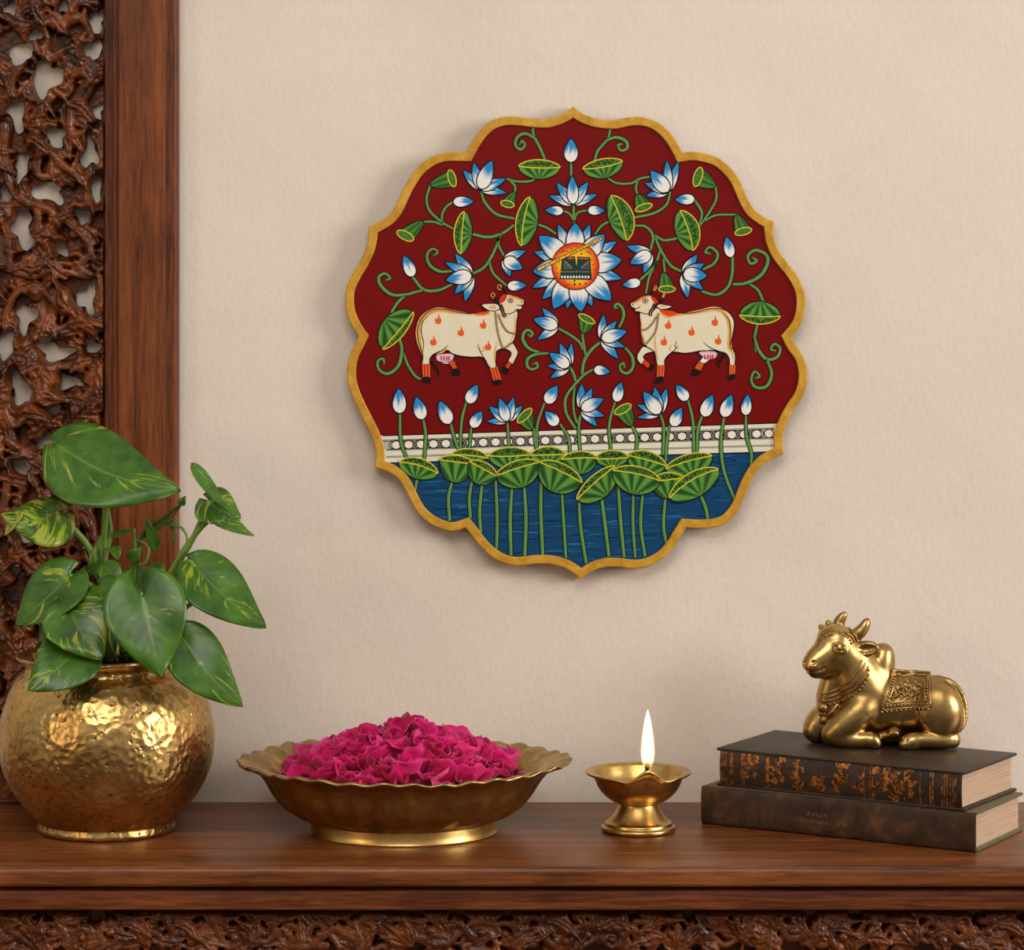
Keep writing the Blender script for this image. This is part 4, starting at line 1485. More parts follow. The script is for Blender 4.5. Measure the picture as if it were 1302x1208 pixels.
cow(Z8, dict(
    far_front=(925, 720, 1050, 690, 1105, 760, 1115, 800, 1085, 870, 1050, 920, 1010, 890, 1050, 800, 985, 755, 900, 775),
    far_front_boot=(1020, 878, 1055, 905, 1015, 970, 980, 938), far_front_hoof=(980, 932, 1020, 965, 1010, 1005, 985, 1012, 945, 968, 950, 940),
    far_hind=(290, 830, 460, 820, 450, 860, 480, 900, 410, 910, 330, 895), far_hind_boot=(405, 895, 455, 870, 502, 958, 455, 968),
    far_hind_hoof=(445, 965, 508, 958, 520, 1025, 480, 1028, 435, 1015), udder=(290, 815, 420, 800, 465, 820, 440, 870, 400, 890, 310, 885, 280, 855),
    teats=((330, 850), (358, 852), (386, 854), (408, 850)), tail_tip=(222, 880, 262, 930, 298, 985, 284, 1050),
    body=(1108, 365, 1104, 480, 1095, 600, 1060, 690, 975, 740, 900, 780, 888, 850, 890, 940, 828, 945, 790, 885, 745, 838, 640, 838, 520, 825, 440, 800, 395, 770, 330, 775, 250, 812, 215, 855, 208, 908, 138, 908,
          142, 850, 128, 780, 98, 680, 86, 570, 105, 490, 150, 415, 215, 365, 290, 345, 380, 350, 470, 370, 560, 386, 640, 392, 720, 375, 800, 362, 890, 330, 980, 290),
    edge=(150, 840, 108, 680, 98, 560, 150, 430, 290, 358, 450, 378, 640, 402), hump=(660, 395, 720, 368, 820, 366, 800, 395, 720, 408), hump_line=(660, 402, 740, 410, 840, 390),
    boot1=(140, 908, 208, 908, 212, 1050, 150, 1048), boot2=(835, 950, 900, 940, 942, 1075, 872, 1080),
    hoof1=(140, 1045, 212, 1042, 222, 1095, 190, 1102, 138, 1080), hoof2=(870, 1078, 940, 1070, 950, 1110, 905, 1118, 858, 1108),
    lines=((395, 715, 340, 770, 250, 812, 218, 850), (200, 415, 145, 470, 125, 570, 150, 700, 140, 790), (705, 705, 722, 760, 760, 830, 800, 890), (400, 785, 470, 815, 560, 832)),
    och_lines=((400, 730, 350, 780, 280, 810), (760, 720, 770, 760, 745, 790), (900, 690, 880, 800, 880, 900), (1085, 400, 1085, 560, 1040, 680)),
    flames=((300, 452), (532, 576), (760, 500), (250, 672), (810, 722)),
    head=(1000, 195, 1060, 205, 1120, 228, 1176, 250, 1174, 300, 1150, 312, 1160, 330, 1140, 350, 1105, 350, 1070, 380, 1000, 395, 930, 350, 930, 280, 960, 220),
    face_edge=(1000, 205, 1070, 222, 1130, 242, 1170, 262), poll=(975, 192, 1000, 205, 985, 250, 940, 285, 918, 265, 940, 215), eye=(1040, 258), mouth=(1105, 305, 1135, 308, 1160, 304),
    nostril=(1156, 275), ear=(745, 302, 830, 290, 900, 295, 928, 325, 910, 355, 850, 365, 790, 345), ear_in=(815, 325, 860, 305, 895, 318, 890, 340, 840, 345),
    horn1=(925, 300, 890, 255, 855, 215), horn1tip=(868, 240, 842, 205, 858, 180, 880, 200, 870, 222), horn2=(990, 190, 975, 150, 945, 130), horn2tip=(950, 150, 912, 138, 915, 100, 945, 105, 940, 130),
    strap=(935, 300, 955, 345, 968, 395, 988, 430), cords=((885, 372, 900, 520, 930, 660, 972, 745, 1050, 690), (915, 400, 955, 500, 1010, 575, 1085, 600))),
    'white cow with orange spots facing right')
cow(Z9, dict(
    far_front=(345, 735, 235, 690, 190, 730, 162, 790, 175, 840, 210, 870, 240, 830, 225, 795, 260, 760, 330, 742),
    far_front_boot=(240, 820, 212, 865, 275, 918, 300, 868), far_front_hoof=(298, 862, 325, 870, 330, 910, 300, 942, 272, 925, 290, 900),
    far_hind=(800, 760, 975, 745, 970, 800, 900, 830, 850, 862, 805, 842, 830, 800), far_hind_boot=(792, 838, 850, 868, 815, 940, 748, 915),
    far_hind_hoof=(735, 918, 808, 940, 800, 975, 750, 992, 718, 970), udder=(795, 750, 860, 735, 970, 745, 968, 805, 900, 820, 830, 790),
    teats=((855, 800), (885, 800), (912, 800), (935, 795)), tail_tip=(1050, 762, 1022, 815, 990, 865, 1012, 912),
    body=(190, 345, 200, 480, 215, 590, 250, 680, 330, 735, 352, 790, 370, 880, 440, 880, 445, 830, 480, 780, 545, 745, 640, 758, 740, 748, 800, 735, 860, 735, 930, 728, 1000, 740, 1070, 760, 1105, 815, 1112, 875, 1162, 870,
          1165, 760, 1120, 700, 1125, 640, 1155, 500, 1152, 420, 1115, 355, 1050, 312, 950, 298, 850, 315, 740, 342, 650, 348, 590, 345, 520, 320, 440, 312, 380, 300, 330, 280, 250, 290),
    edge=(1150, 760, 1105, 690, 1110, 500, 1060, 355, 950, 308, 780, 340, 560, 372), hump=(390, 318, 440, 310, 520, 325, 602, 348, 560, 375, 480, 378, 420, 350), hump_line=(405, 352, 480, 388, 590, 360),
    boot1=(375, 882, 438, 882, 430, 1000, 370, 1005), boot2=(1112, 882, 1162, 876, 1160, 975, 1112, 980),
    hoof1=(365, 1002, 430, 998, 428, 1050, 400, 1060, 345, 1066, 352, 1030), hoof2=(1112, 978, 1160, 970, 1168, 1000, 1130, 1030, 1090, 1032, 1098, 1000),
    lines=((840, 645, 900, 695, 1000, 738, 1080, 765), (1035, 345, 1100, 410, 1118, 520, 1112, 680), (572, 630, 548, 680, 560, 710, 500, 762, 462, 800), (720, 750, 800, 738, 862, 728)),
    och_lines=((570, 660, 580, 700, 560, 720), (520, 670, 495, 710, 505, 735), (1130, 710, 1145, 760, 1150, 830), (345, 570, 350, 700, 380, 830), (205, 400, 215, 560, 250, 670)),
    flames=((480, 462), (720, 530), (958, 430), (437, 632), (992, 622)),
    head=(288, 165, 230, 175, 165, 215, 98, 242, 105, 285, 140, 300, 142, 328, 175, 332, 200, 340, 250, 355, 310, 340, 360, 270, 330, 190),
    face_edge=(285, 175, 220, 190, 160, 228, 105, 248), poll=(305, 165, 350, 195, 380, 235, 350, 245, 315, 200), eye=(245, 222), mouth=(135, 300, 165, 300, 192, 282),
    nostril=(118, 262), ear=(362, 275, 400, 255, 460, 265, 518, 280, 470, 302, 400, 305), ear_in=(385, 275, 430, 265, 470, 280, 420, 288),
    horn1=(290, 162, 310, 135, 335, 110), horn1tip=(330, 120, 345, 75, 362, 78, 345, 118), horn2=(390, 245, 415, 205, 435, 165), horn2tip=(420, 190, 432, 150, 445, 155, 430, 190),
    strap=(345, 250, 325, 300, 300, 335, 298, 375), cords=((382, 345, 355, 520, 300, 610, 240, 665, 215, 600), (360, 380, 320, 450, 260, 510, 205, 520))),
    'white cow with orange spots facing left')

# ------------------------------------------------------------------ brass pot
PY = 2.868
PX = (136 - 651) / FPX * PY
k = PY / FPX                     # metres per pixel there


def zz(py, y=PY):
    return CZ - (py - HY) / FPX * y - TZ


pot = thing('brass_pot', 'round hammered brass pot holding the green plant', 'pot', (PX, PY, TZ))
outer = [(0, 0.0), (0.056, 0.0), (0.0608, 0.001), (0.0612, 0.004), (0.060, 0.0085), (0.0615, 0.0105), (0.070, 0.019), (0.0830, 0.036), (0.0922, 0.056), (0.0955, 0.078), (0.0938, 0.100),
         (0.0865, 0.122), (0.0775, 0.1345), (0.0705, 0.140), (0.0672, 0.1435), (0.0672, 0.1475), (0.0710, 0.1510), (0.0742, 0.1540), (0.0740, 0.1562), (0.0705, 0.1570), (0.0670, 0.1555), (0.0640, 0.150),
         (0.0640, 0.144), (0.075, 0.130), (0.088, 0.10), (0.090, 0.078), (0.082, 0.045), (0.06, 0.012), (0, 0.008)]
prf = outer[:3] + smooth_profile(outer[3:-1], 4) + [outer[-1]]
V, F = lathe_data(prf, 128)
for v_ in V:      # the hand-raised rim sits a little to one side
    v_.x -= 0.006 * min(1.0, max(0.0, (v_.z - 0.120) / 0.03))
mesh_obj('vessel', V, F, BRASS_POT, pot, True)
soil_t = NT('soil')
SOIL = soil_t.set(Base_Color=lin((34, 24, 14)), Roughness=0.95, Normal=soil_t.bump(soil_t.noise(soil_t.coord(), 200, 5), 0.8, 0.004))
V, F = lathe_data([(0, 0.128), (0.03, 0.1285), (0.06, 0.127), (0.0745, 0.126), (0.0745, 0.118), (0, 0.118)], 40)
mesh_obj('soil', V, F, SOIL, pot, True)

# ------------------------------------------------------------------ pothos
def leaf_mat():
    t = NT('pothos_leaf')
    uv = t.n('ShaderNodeUVMap', uv_map='UVMap')
    sp = t.n('ShaderNodeSeparateXYZ')
    t.l(uv.outputs[0], sp.inputs[0])
    u, v = sp.outputs[0], sp.outputs[1]           # u along midrib, v across -1..1 stored 0..1
    av = t.math('ABSOLUTE', t.math('SUBTRACT', v, 0.5))
    # slanted side veins
    oi = t.n('ShaderNodeObjectInfo')
    ang = t.math('SUBTRACT', u, t.math('MULTIPLY', av, 0.9))
    cmb = t.n('ShaderNodeCombineXYZ')
    t.l(t.math('MULTIPLY', ang, 9.0), cmb.inputs[0])
    t.l(t.math('MULTIPLY', v, 3.0), cmb.inputs[1])
    t.l(t.math('MULTIPLY', oi.outputs['Random'], 40.0), cmb.inputs[2])
    n1 = t.noise(cmb.outputs[0], 0.75, 5, 0.62, 0.6)
    at = t.n('ShaderNodeAttribute', attribute_type='OBJECT', attribute_name='variegation')
    mr = t.n('ShaderNodeMapRange', I3=0.0, I4=1.0)
    t.l(n1, mr.inputs[0])
    t.l(t.math('SUBTRACT', 0.75, at.outputs['Fac']), mr.inputs[1])
    t.l(t.math('SUBTRACT', 0.81, at.outputs['Fac']), mr.inputs[2])
    tone = t.noise(t.coord((1, 1, 1)), 45, 4)
    g = t.ramp(tone, [(0.3, lin((38, 78, 12))), (0.7, lin((82, 130, 30)))])
    c = t.mix(mr.outputs[0], g, lin((160, 172, 52)))
    mid = t.n('ShaderNodeMapRange', I1=0.006, I2=0.022, I3=0.75, I4=0.0)
    t.l(av, mid.inputs[0])
    c = t.mix(mid.outputs[0], c, lin((110, 142, 62)))
    sv_ = t.math('SINE', t.math('MULTIPLY', ang, 44.0))
    hgt = t.math('ADD', t.math('MULTIPLY', sv_, 0.3), t.math('MULTIPLY', t.math('MINIMUM', t.math('MULTIPLY', av, 14.0), 1.0), 1.0))
    t.set(Base_Color=c, Roughness=0.32, Specular_IOR_Level=0.5, Normal=t.bump(hgt, 0.07, 0.0015), Coat_Weight=0.15, Coat_Roughness=0.2)
    tr = t.n('ShaderNodeBsdfTranslucent')
    t.l(t.mix(0.4, c, lin((130, 180, 40))), tr.inputs['Color'])
    ms = t.n('ShaderNodeMixShader')
    ms.inputs[0].default_value = 0.22
    t.l(t.b.outputs[0], ms.inputs[1])
    t.l(tr.outputs[0], ms.inputs[2])
    t.l(ms.outputs[0], t.out.inputs[0])
    return t.m


LEAF = leaf_mat()
STEM = plain('pothos_stem', (108, 138, 52), 0.45)
STEM_DARK = plain('pothos_stem_dark', (66, 98, 34), 0.5)
plant = thing('pothos_plant', 'leafy green pothos plant with yellow-flecked heart leaves growing in the brass pot', 'plant', (PX, PY, TZ + 0.13))
PO = Vector((PX, PY, TZ + 0.13))


def P6(x, y, dy=0.0):
    """zoomed plant coordinates -> local point, dy metres behind (+) the pot centre"""
    return W(x / 3.02, 500 + y / 3.02, PY + dy) - PO


def leaf(base, tip, width, face=(0.1, -0.85, 0.5), fold=0.22, sag=0.12, lobe=0.30, curl=0.0, var=0.2, twist=0.0, side=0.0, ctrl=None, fat=1.0):
    """heart leaf from base (petiole joint) to tip; width in zoom pixels"""
    B, T = P6(*base), P6(*tip)
    Wd = width / 3.02 * k
    ax = T - B
    L = ax.length
    ax.normalize()
    N = Vector(face)
    N -= ax * N.dot(ax)
    N.normalize()
    S = ax.cross(N)
    rows, cols = 26, 17
    V, F, UV = [], [], []
    for i in range(rows):
        t = i / (rows - 1)
        sh = math.sin(PI * min(1.0, (t ** 0.62) * 1.0)) ** 0.85 if 0 < t < 1 else 0.0
        sh = sh * (1 - 0.10 * t) * fat
        # drip tip
        sh += 0.045 * max(0.0, 1 - abs(t - 0.93) / 0.07) * 0.6
        if t < 0.06:
            sh = max(sh, 0.42 * math.sqrt(t / 0.06) if t > 0 else 0.12)
        for j in range(cols):
            v = j / (cols - 1) * 2 - 1
            vv = v
            back = lobe * Wd * (abs(vv) ** 1.3) * (1 - t) ** 2.2 * (1.0 if t < 1 else 0)
            lat = 0.5 * Wd * sh * vv
            along = L * t - back
            up = fold * Wd * (abs(vv) ** 1.25) * sh * (0.8 - 0.9 * t) \
                - sag * L * (t * t) + sag * L * t * 1.0 \
                + 0.02 * Wd * math.sin(9 * t + 3 * v + curl * 5) * abs(v) - curl * Wd * 0.5 * vv * vv * sh
            off = side * L * math.sin(PI * t)
            a = twist * t
            lat2, up2 = lat * math.cos(a) - up * math.sin(a), lat * math.sin(a) + up * math.cos(a)
            V.append(B + ax * along + S * (lat2 + off) + N * up2)
            UV.append((t, (v + 1) / 2))
    for i in range(rows - 1):
        for j in range(cols - 1):
            a = i * cols + j
            F.append((a, a + 1, a + cols + 1, a + cols))
    o = mesh_obj('leaf', V, F, LEAF, plant, True)
    uvl = o.data.uv_layers.new(name='UVMap')
    for lp in o.data.loops:
        uvl.data[lp.index].uv = UV[lp.vertex_index]
    o['variegation'] = var
    md_ = o.modifiers.new('thick', 'SOLIDIFY')
    md_.thickness = 0.0006
    return o


def stalk(pts, r0, r1, mat=None, name='stem'):
    P = [P6(*p) for p in pts]
    path = [Vector(p) for p in catmull([tuple(p) for p in P], 8)]
    n = len(path)
    V, F = tube_data(path, [r0 + (r1 - r0) * i / (n - 1) for i in range(n)], 10)
    mesh_obj(name, V, F, mat or STEM, plant, True)


# big crowning leaf, side-on
leaf((212, 192, -.01), (694, 374, -.03), 372, (0.18, -0.85, 0.6), 0.06, 0.14, 0.10, 0.1, 0.13, 0, 0.10)
stalk([(430, 1010, 0), (405, 760, -.005), (402, 560, -.005), (412, 340, -.01)], 0.0036, 0.0028)
stalk([(405, 630, -.004), (425, 520, -.004), (395, 370, -.008)], 0.0024, 0.0016)
# yellow-flecked leaf at the far left
leaf((215, 455, -.02), (4, 470, -.05), 250, (-0.15, -0.75, 0.6), 0.14, 0.30, 0.30, 0.35, 0.27, 0.15, -0.22)
leaf((75, 455, -.045), (18, 545, -.055), 70, (-0.6, -0.7, 0.2), 0.2, 0.1, 0.1, 0.2, 0.36)
stalk([(420, 1000, 0.0), (395, 760, -.01), (340, 590, -.015), (212, 455, -.02)], 0.0034, 0.0026)
# left middle
leaf((268, 700, -.05), (60, 893, -.07), 250, (-0.15, -0.8, 0.6), 0.16, 0.22, 0.25, 0.1, 0.16, 0, -0.05)
stalk([(430, 1000, -.01), (380, 800, -.03), (320, 715, -.045), (264, 700, -.05)], 0.003, 0.002)
# lower left over the rim
leaf((310, 965, -.075), (108, 1142, -.108), 255, (0.0, -0.85, 0.45), 0.14, 0.2, 0.22, 0.1, 0.19, 0, -0.06)
stalk([(400, 1010, -.03), (350, 960, -.06), (306, 962, -.075)], 0.0026, 0.002)
# centre left
leaf((268, 828, -.07), (392, 1022, -.092), 255, (0.15, -0.85, 0.5), 0.18, 0.16, 0.24, 0.05, 0.22, 0, 0.06)
stalk([(430, 1000, -.01), (380, 880, -.04), (310, 805, -.06), (268, 828, -.07)], 0.0028, 0.002)
# big heart in the middle
leaf((545, 775, -.085), (615, 1088, -.108), 318, (0.1, -0.9, 0.35), 0.18, 0.16, 0.34, 0.05, 0.13)
stalk([(470, 1000, -.01), (470, 820, -.03), (500, 745, -.06), (546, 778, -.085)], 0.0032, 0.0024)
# right big
leaf((748, 668, -.04), (1022, 900, -.06), 250, (0.25, -0.8, 0.55), 0.16, 0.22, 0.25, 0.1, 0.16, 0, 0.06)
stalk([(500, 1000, 0.0), (620, 880, -.02), (690, 690, -.03), (725, 648, -.035), (750, 670, -.04)], 0.003, 0.0022)
stalk([(520, 1000, 0.0), (680, 850, -.02), (770, 785, -.035), (790, 775, -.042)], 0.0026, 0.0018)
# right lower, hanging past the rim
leaf((700, 935, -.06), (932, 1203, -.075), 235, (0.2, -0.85, 0.5), 0.16, 0.16, 0.25, 0.1, 0.16, 0, 0.07)
stalk([(540, 1010, -.02), (630, 960, -.04), (702, 937, -.06)], 0.0028, 0.002)
# upper right pair and blade
leaf((800, 410, -.02), (925, 478, -.035), 175, (0.1, -0.8, 0.55), 0.15, 0.2, 0.2, 0.1, 0.22, 0, 0.12)
leaf((735, 268, -.03), (912, 482, -.045), 62, (0.35, -0.75, 0.5), 0.3, 0.1, 0.0, 0.1, 0.18, 0.3, 0.05)
leaf((830, 470, -.03), (976, 545, -.045), 92, (-0.1, -0.6, 0.8), 0.3, 0.2, 0.1, 0.1, 0.2, 0.3, 0.08)
leaf((835, 470, -.034), (880, 522, -.04), 60, (-0.3, -0.8, 0.3), 0.2, 0.2, 0.1, 0.1, 0.18)
stalk([(500, 1010, 0.0), (620, 760, -.01), (740, 560, -.02), (800, 412, -.022)], 0.0034, 0.0022)
stalk([(520, 1010, 0.0), (650, 700, -.02), (760, 530, -.025), (832, 470, -.03)], 0.0032, 0.002)
stalk([(600, 930, 0.0), (670, 700, -.012), (745, 545, -.02)], 0.0024, 0.002)
# dark leaf behind on the right, small inner shoots
leaf((728, 650, .01), (708, 795, .01), 85, (0.5, -0.7, 0.1), 0.2, 0.1, 0.2, 0.1, 0.1)
leaf((600, 610, .0), (560, 470, -.01), 50, (0.4, -0.8, 0.2), 0.3, 0.3, 0.0, 0.2, 0.12, 0.5)
leaf((548, 555, .0), (705, 415, -.01), 44, (0.1, -0.6, 0.8), 0.4, -0.25, 0.0, 0.3, 0.12, 0.8)
leaf((640, 500, -.005), (708, 520, -.01), 46, (0.0, -0.6, 0.8), 0.4, 0.3, 0.0, 0.3, 0.16, 0.8)
leaf((690, 430, -.01), (712, 395, -.012), 34, (0.5, -0.6, 0.3), 0.4, 0.4, 0.0, 0.3, 0.2, 0.8)
leaf((425, 548, -.012), (517, 515, -.02), 44, (0.1, -0.6, 0.8), 0.3, -0.2, 0.0, 0.1, 0.14, 0.2)
leaf((360, 700, -.02), (385, 545, -.02), 60, (-0.3, -0.85, 0.2), 0.3, 0.1, 0.0, 0.1, 0.14)
leaf((400, 660, -.03), (470, 745, -.045), 92, (0.1, -0.85, 0.4), 0.25, 0.2, 0.15, 0.1, 0.16)
leaf((440, 590, -.01), (452, 640, -.02), 46, (0.1, -0.85, 0.4), 0.25, 0.2, 0.1, 0.1, 0.14)
leaf((500, 640, -.005), (545, 590, -.01), 56, (0.1, -0.85, 0.4), 0.25, 0.2, 0.1, 0.1, 0.12)
leaf((590, 660, -.005), (620, 720, -.02), 70, (0.1, -0.8, 0.5), 0.25, 0.2, 0.1, 0.1, 0.2)
leaf((340, 730, -.03), (255, 740, -.045), 90, (0.1, -0.8, 0.5), 0.25, 0.2, 0.1, 0.1, 0.12)
leaf((380, 740, -.05), (470, 800, -.07), 130, (0.1, -0.85, 0.45), 0.2, 0.2, 0.2, 0.1, 0.14)
leaf((250, 810, -.05), (150, 960, -.06), 110, (-0.1, -0.85, 0.3), 0.2, 0.2, 0.15, 0.1, 0.1)
leaf((600, 790, .02), (530, 690, .02), 100, (0.1, -0.85, 0.3), 0.2, 0.2, 0.15, 0.1, 0.1)
leaf((480, 770, .02), (500, 660, .02), 90, (-0.1, -0.85, 0.3), 0.2, 0.2, 0.15, 0.1, 0.1)
stalk([(510, 1000, .01), (530, 780, 0), (540, 560, 0), (640, 470, -.005), (700, 425, -.01)], 0.0026, 0.0012, STEM_DARK)
stalk([(520, 560, 0), (570, 590, -.005), (560, 650, -.008), (530, 660, -.005)], 0.0014, 0.0009)
stalk([(480, 1000, .005), (520, 700, 0), (515, 520, -.01)], 0.0018, 0.0012)
stalk([(640, 480, -.004), (670, 540, -.008), (650, 580, -.01)], 0.0014, 0.0008, STEM_DARK)
stalk([(700, 520, -.01), (716, 545, -.012), (718, 580, -.012)], 0.0012, 0.0007)
rs = random.Random(5)
for q in range(16):
    x0 = 330 + 330 * rs.random()
    stalk([(x0, 1030, -.035 + .05 * rs.random()), (x0 + rs.uniform(-40, 40), 950, -.05 + .05 * rs.random()), (x0 + rs.uniform(-70, 70), 860 + rs.uniform(-60, 40), -.03)], 0.0016, 0.001,
          STEM if q % 2 else STEM_DARK)

# ------------------------------------------------------------------ flower bowl
BY = 2.862
BX = (512 - 651) / FPX * BY
bowl = thing('brass_bowl', 'wide fluted brass bowl on a low foot ring, heaped with magenta petals', 'bowl', (BX, BY, TZ))
SY = 0.86
NF = 34


def flute(t, r, z, i):
    w = min(1.0, max(0.0, (z - 0.022) / 0.036))
    s = math.cos(NF * t + 0.35 * math.sin(5 * t))
    ruff = 0.5 + 0.5 * s
    rr = r * (1 + 0.014 * w * (ruff - 0.5)) + 0.002 * w * w * math.sin(3 * t + 1)
    zz_ = z + 0.0011 * w ** 3 * s + 0.0008 * w ** 3 * math.sin(3 * t + 2) + 0.0006 * w * math.sin(11 * t)
    rr += 0.0022 * (1 - w) * min(1, max(0, (r - 0.088) / 0.01)) * math.sin(NF * 0.8 * t + 2.0 * math.sin(3 * t))
    # pointed flare at the two ends of the lip
    e = max(0.0, abs(math.cos(t)) ** 14)
    rr += 0.004 * e * w ** 2
    return rr, zz_


bprof = [(0, 0.0125), (0.070, 0.012), (0.0825, 0.0113), (0.0850, 0.0118), (0.0970, 0.0180), (0.1072, 0.0262), (0.1150, 0.0362), (0.1212, 0.0472), (0.1275, 0.0545), (0.1365, 0.0588), (0.1425, 0.0606), (0.1442, 0.0622), (0.1425, 0.0636),
         (0.1350, 0.0622), (0.1250, 0.0580), (0.1180, 0.0500), (0.1115, 0.0385), (0.1030, 0.0285), (0.0930, 0.0205), (0.07, 0.0165), (0, 0.0155)]
V, F = lathe_data([bprof[0], bprof[1]] + smooth_profile(bprof[2:-1], 4) + [bprof[-1]], 260, 1, SY, flute)
mesh_obj('basin', V, F, BRASS_BOWL, bowl, True)
fprof_ = [(0.0835, 0.0112), (0.0836, 0.0120), (0.0828, 0.0115), (0.0826, 0.006), (0.0835, 0.0022), (0.0842, 0.0008), (0.0835, 0.0), (0.078, 0.0), (0.078, 0.0112)]
V, F = lathe_data(fprof_ + [fprof_[0]], 128, 1, SY)
auto_smooth(mesh_obj('foot_ring', V, F, BRASS_LAMP, bowl, True), 50)

# petals
pt = NT('petal_magenta')
oi = pt.n('ShaderNodeObjectInfo')
uvn = pt.n('ShaderNodeUVMap', uv_map='UVMap')
sp = pt.n('ShaderNodeSeparateXYZ')
pt.l(uvn.outputs[0], sp.inputs[0])
pc = pt.ramp(oi.outputs['Random'], [(0.0, lin((190, 2, 84))), (0.5, lin((224, 8, 116))), (0.85, lin((234, 36, 138))), (1.0, lin((242, 92, 168)))])
mrp = pt.n('ShaderNodeMapRange', I1=0.0, I2=0.34, I3=0.75, I4=0.0)
pt.l(sp.outputs[0], mrp.inputs[0])
gate = pt.math('GREATER_THAN', oi.outputs['Random'], 0.72)
pcol = pt.mix(pt.math('MULTIPLY', mrp.outputs[0], gate), pc, lin((250, 196, 214)))
pn = pt.noise(pt.coord((1, 1, 1)), 300, 3)
pt.set(Base_Color=pcol, Roughness=0.5, Specular_IOR_Level=0.3, Normal=pt.bump(pn, 0.15, 0.001), Sheen_Weight=0.25, Sheen_Roughness=0.5)
trn = pt.n('ShaderNodeBsdfTranslucent')
pt.l(pcol, trn.inputs['Color'])
msh = pt.n('ShaderNodeMixShader')
msh.inputs[0].default_value = 0.3
pt.l(pt.b.outputs[0], msh.inputs[1])
pt.l(trn.outputs[0], msh.inputs[2])
pt.l(msh.outputs[0], pt.out.inputs[0])
PETAL = pt.m
rp = random.Random(21)


def petal_mesh(i):
    rows, cols = 9, 9
    Lp = 0.025 + 0.008 * rp.random()
    Wp = Lp * (0.95 + 0.4 * rp.random())
    cup = 0.18 + 0.3 * rp.random()
    ruf = 0.05 + 0.09 * rp.random()
    ph = rp.random() * 6
    curl_ = rp.uniform(-0.3, 0.5)
    notch = rp.uniform(0.05, 0.22)
    V, F, UV = [], [], []
    for a in range(rows):
        t = a / (rows - 1)
        for b in range(cols):
            v = b / (cols - 1) * 2 - 1
            w = (0.12 + 0.88 * math.sin(PI / 2 * min(1, t * 1.25)) ** 0.9) * (1 - 0.25 * max(0, t - 0.7) / 0.3)
            yy = Lp * t * (1 - 0.20 * v * v * t) + Lp * notch * (abs(v) - 0.5) * t ** 3 * (1 if abs(v) < 0.6 else 0.4)
            zz_ = cup * Wp * (v * v) * (0.4 + 0.6 * (1 - t)) + curl_ * Lp * t * t * 0.7 + ruf * Lp * math.sin(ph + 5.5 * v) * t ** 2 * 0.9
            V.append(Vector((Wp * 0.5 * w * v, yy - Lp * 0.4, zz_)))
            UV.append((t, (v + 1) / 2))
    for a in range(rows - 1):
        for b in range(cols - 1):
            q = a * cols + b
            F.append((q, q + 1, q + cols + 1, q + cols))
    return V, F, UV


PM = []
for i in range(10):
    V, F, UV = petal_mesh(i)
    o = mesh_obj('flower_petal', V, F, PETAL, None, True)
    u_ = o.data.uv_layers.new(name='UVMap')
    for lp in o.data.loops:
        u_.data[lp.index].uv = UV[lp.vertex_index]
    md_ = o.modifiers.new('thick', 'SOLIDIFY')
    md_.thickness = 0.0004
    PM.append(o)


def mound(x, y):
    """petal heap height at bowl-local x, y"""
    q = math.hypot((x + 0.001) / 0.100, y / 0.084)
    q = min(q, 1.0)
    return 0.045 + 0.034 * (1 - q ** 1.2) + 0.004 * math.sin(x * 130 + 1) * math.cos(y * 110) * (1 - q)


heapV, heapF, n_r, n_s = [(BX, BY, TZ + mound(0, 0) - 0.013)], [], 10, 40
for r in range(1, n_r + 1):
    for s in range(n_s):
        a = 2 * PI * s / n_s
        q = r / n_r
        x, y = 0.098 * q * math.cos(a) - 0.001, 0.082 * q * math.sin(a)
        heapV.append((BX + x, BY + y, TZ + mound(x, y) - 0.013 + 0.003 * math.sin(7 * a + 5 * q) * q))
bot = len(heapV)
for s in range(n_s):
    a = 2 * PI * s / n_s
    heapV.append((BX + 0.082 * math.cos(a), BY + 0.066 * math.sin(a), TZ + 0.026))
heapV.append((BX, BY, TZ + 0.022))
for s in range(n_s):
    s2 = (s + 1) % n_s
    heapF.append((0, 1 + s, 1 + s2))
    for r in range(n_r - 1):
        heapF.append((1 + r * n_s + s, 1 + (r + 1) * n_s + s, 1 + (r + 1) * n_s + s2, 1 + r * n_s + s2))
    heapF.append((1 + (n_r - 1) * n_s + s, bot + s, bot + s2, 1 + (n_r - 1) * n_s + s2))
    heapF.append((bot + s, len(heapV) - 1, bot + s2))
hp = mesh_obj('petal_heap', heapV, heapF, plain('petal_deep', (120, 4, 44), 0.7), None, True)
tag(hp, 'packed mass of crushed magenta petals filling the brass bowl under the loose ones', 'petals', None, 'stuff')
NP = 290
slots = []
for i in range(NP):
    q = math.sqrt((i + 0.5) / NP)
    a = i * 2.39996 + rp.uniform(-0.3, 0.3)
    slots.append((q, a))
for i, (q, a) in enumerate(slots):
    src = PM[i % 10]
    o = src if i < 10 else src.copy()
    if i >= 10:
        COL.objects.link(o)
    x, y = 0.095 * q * math.cos(a) - 0.001, 0.079 * q * math.sin(a)
    z = mound(x, y) + rp.uniform(-0.002, 0.005)
    o.location = (BX + x, BY + y, TZ + z)
    tilt = rp.uniform(0.2, 1.25)
    out = Vector((math.cos(a), math.sin(a), 0))
    # tip points up and outward, cup faces the viewer's side at random
    zrot = math.atan2(out.y, out.x) - PI / 2 + rp.uniform(-1.3, 1.3)
    o.rotation_euler = (Matrix.Rotation(zrot, 3, 'Z') @ Matrix.Rotation(tilt * (0.9 if q < 0.7 else 0.65), 3, 'X') @ Matrix.Rotation(rp.uniform(-0.7, 0.7), 3, 'Y')).to_euler()
    o.scale = [rp.uniform(0.85, 1.2)] * 3
    tag(o, 'loose magenta petal lying in the heap on the wide brass bowl', 'petal', 'magenta petals heaped in the brass bowl')

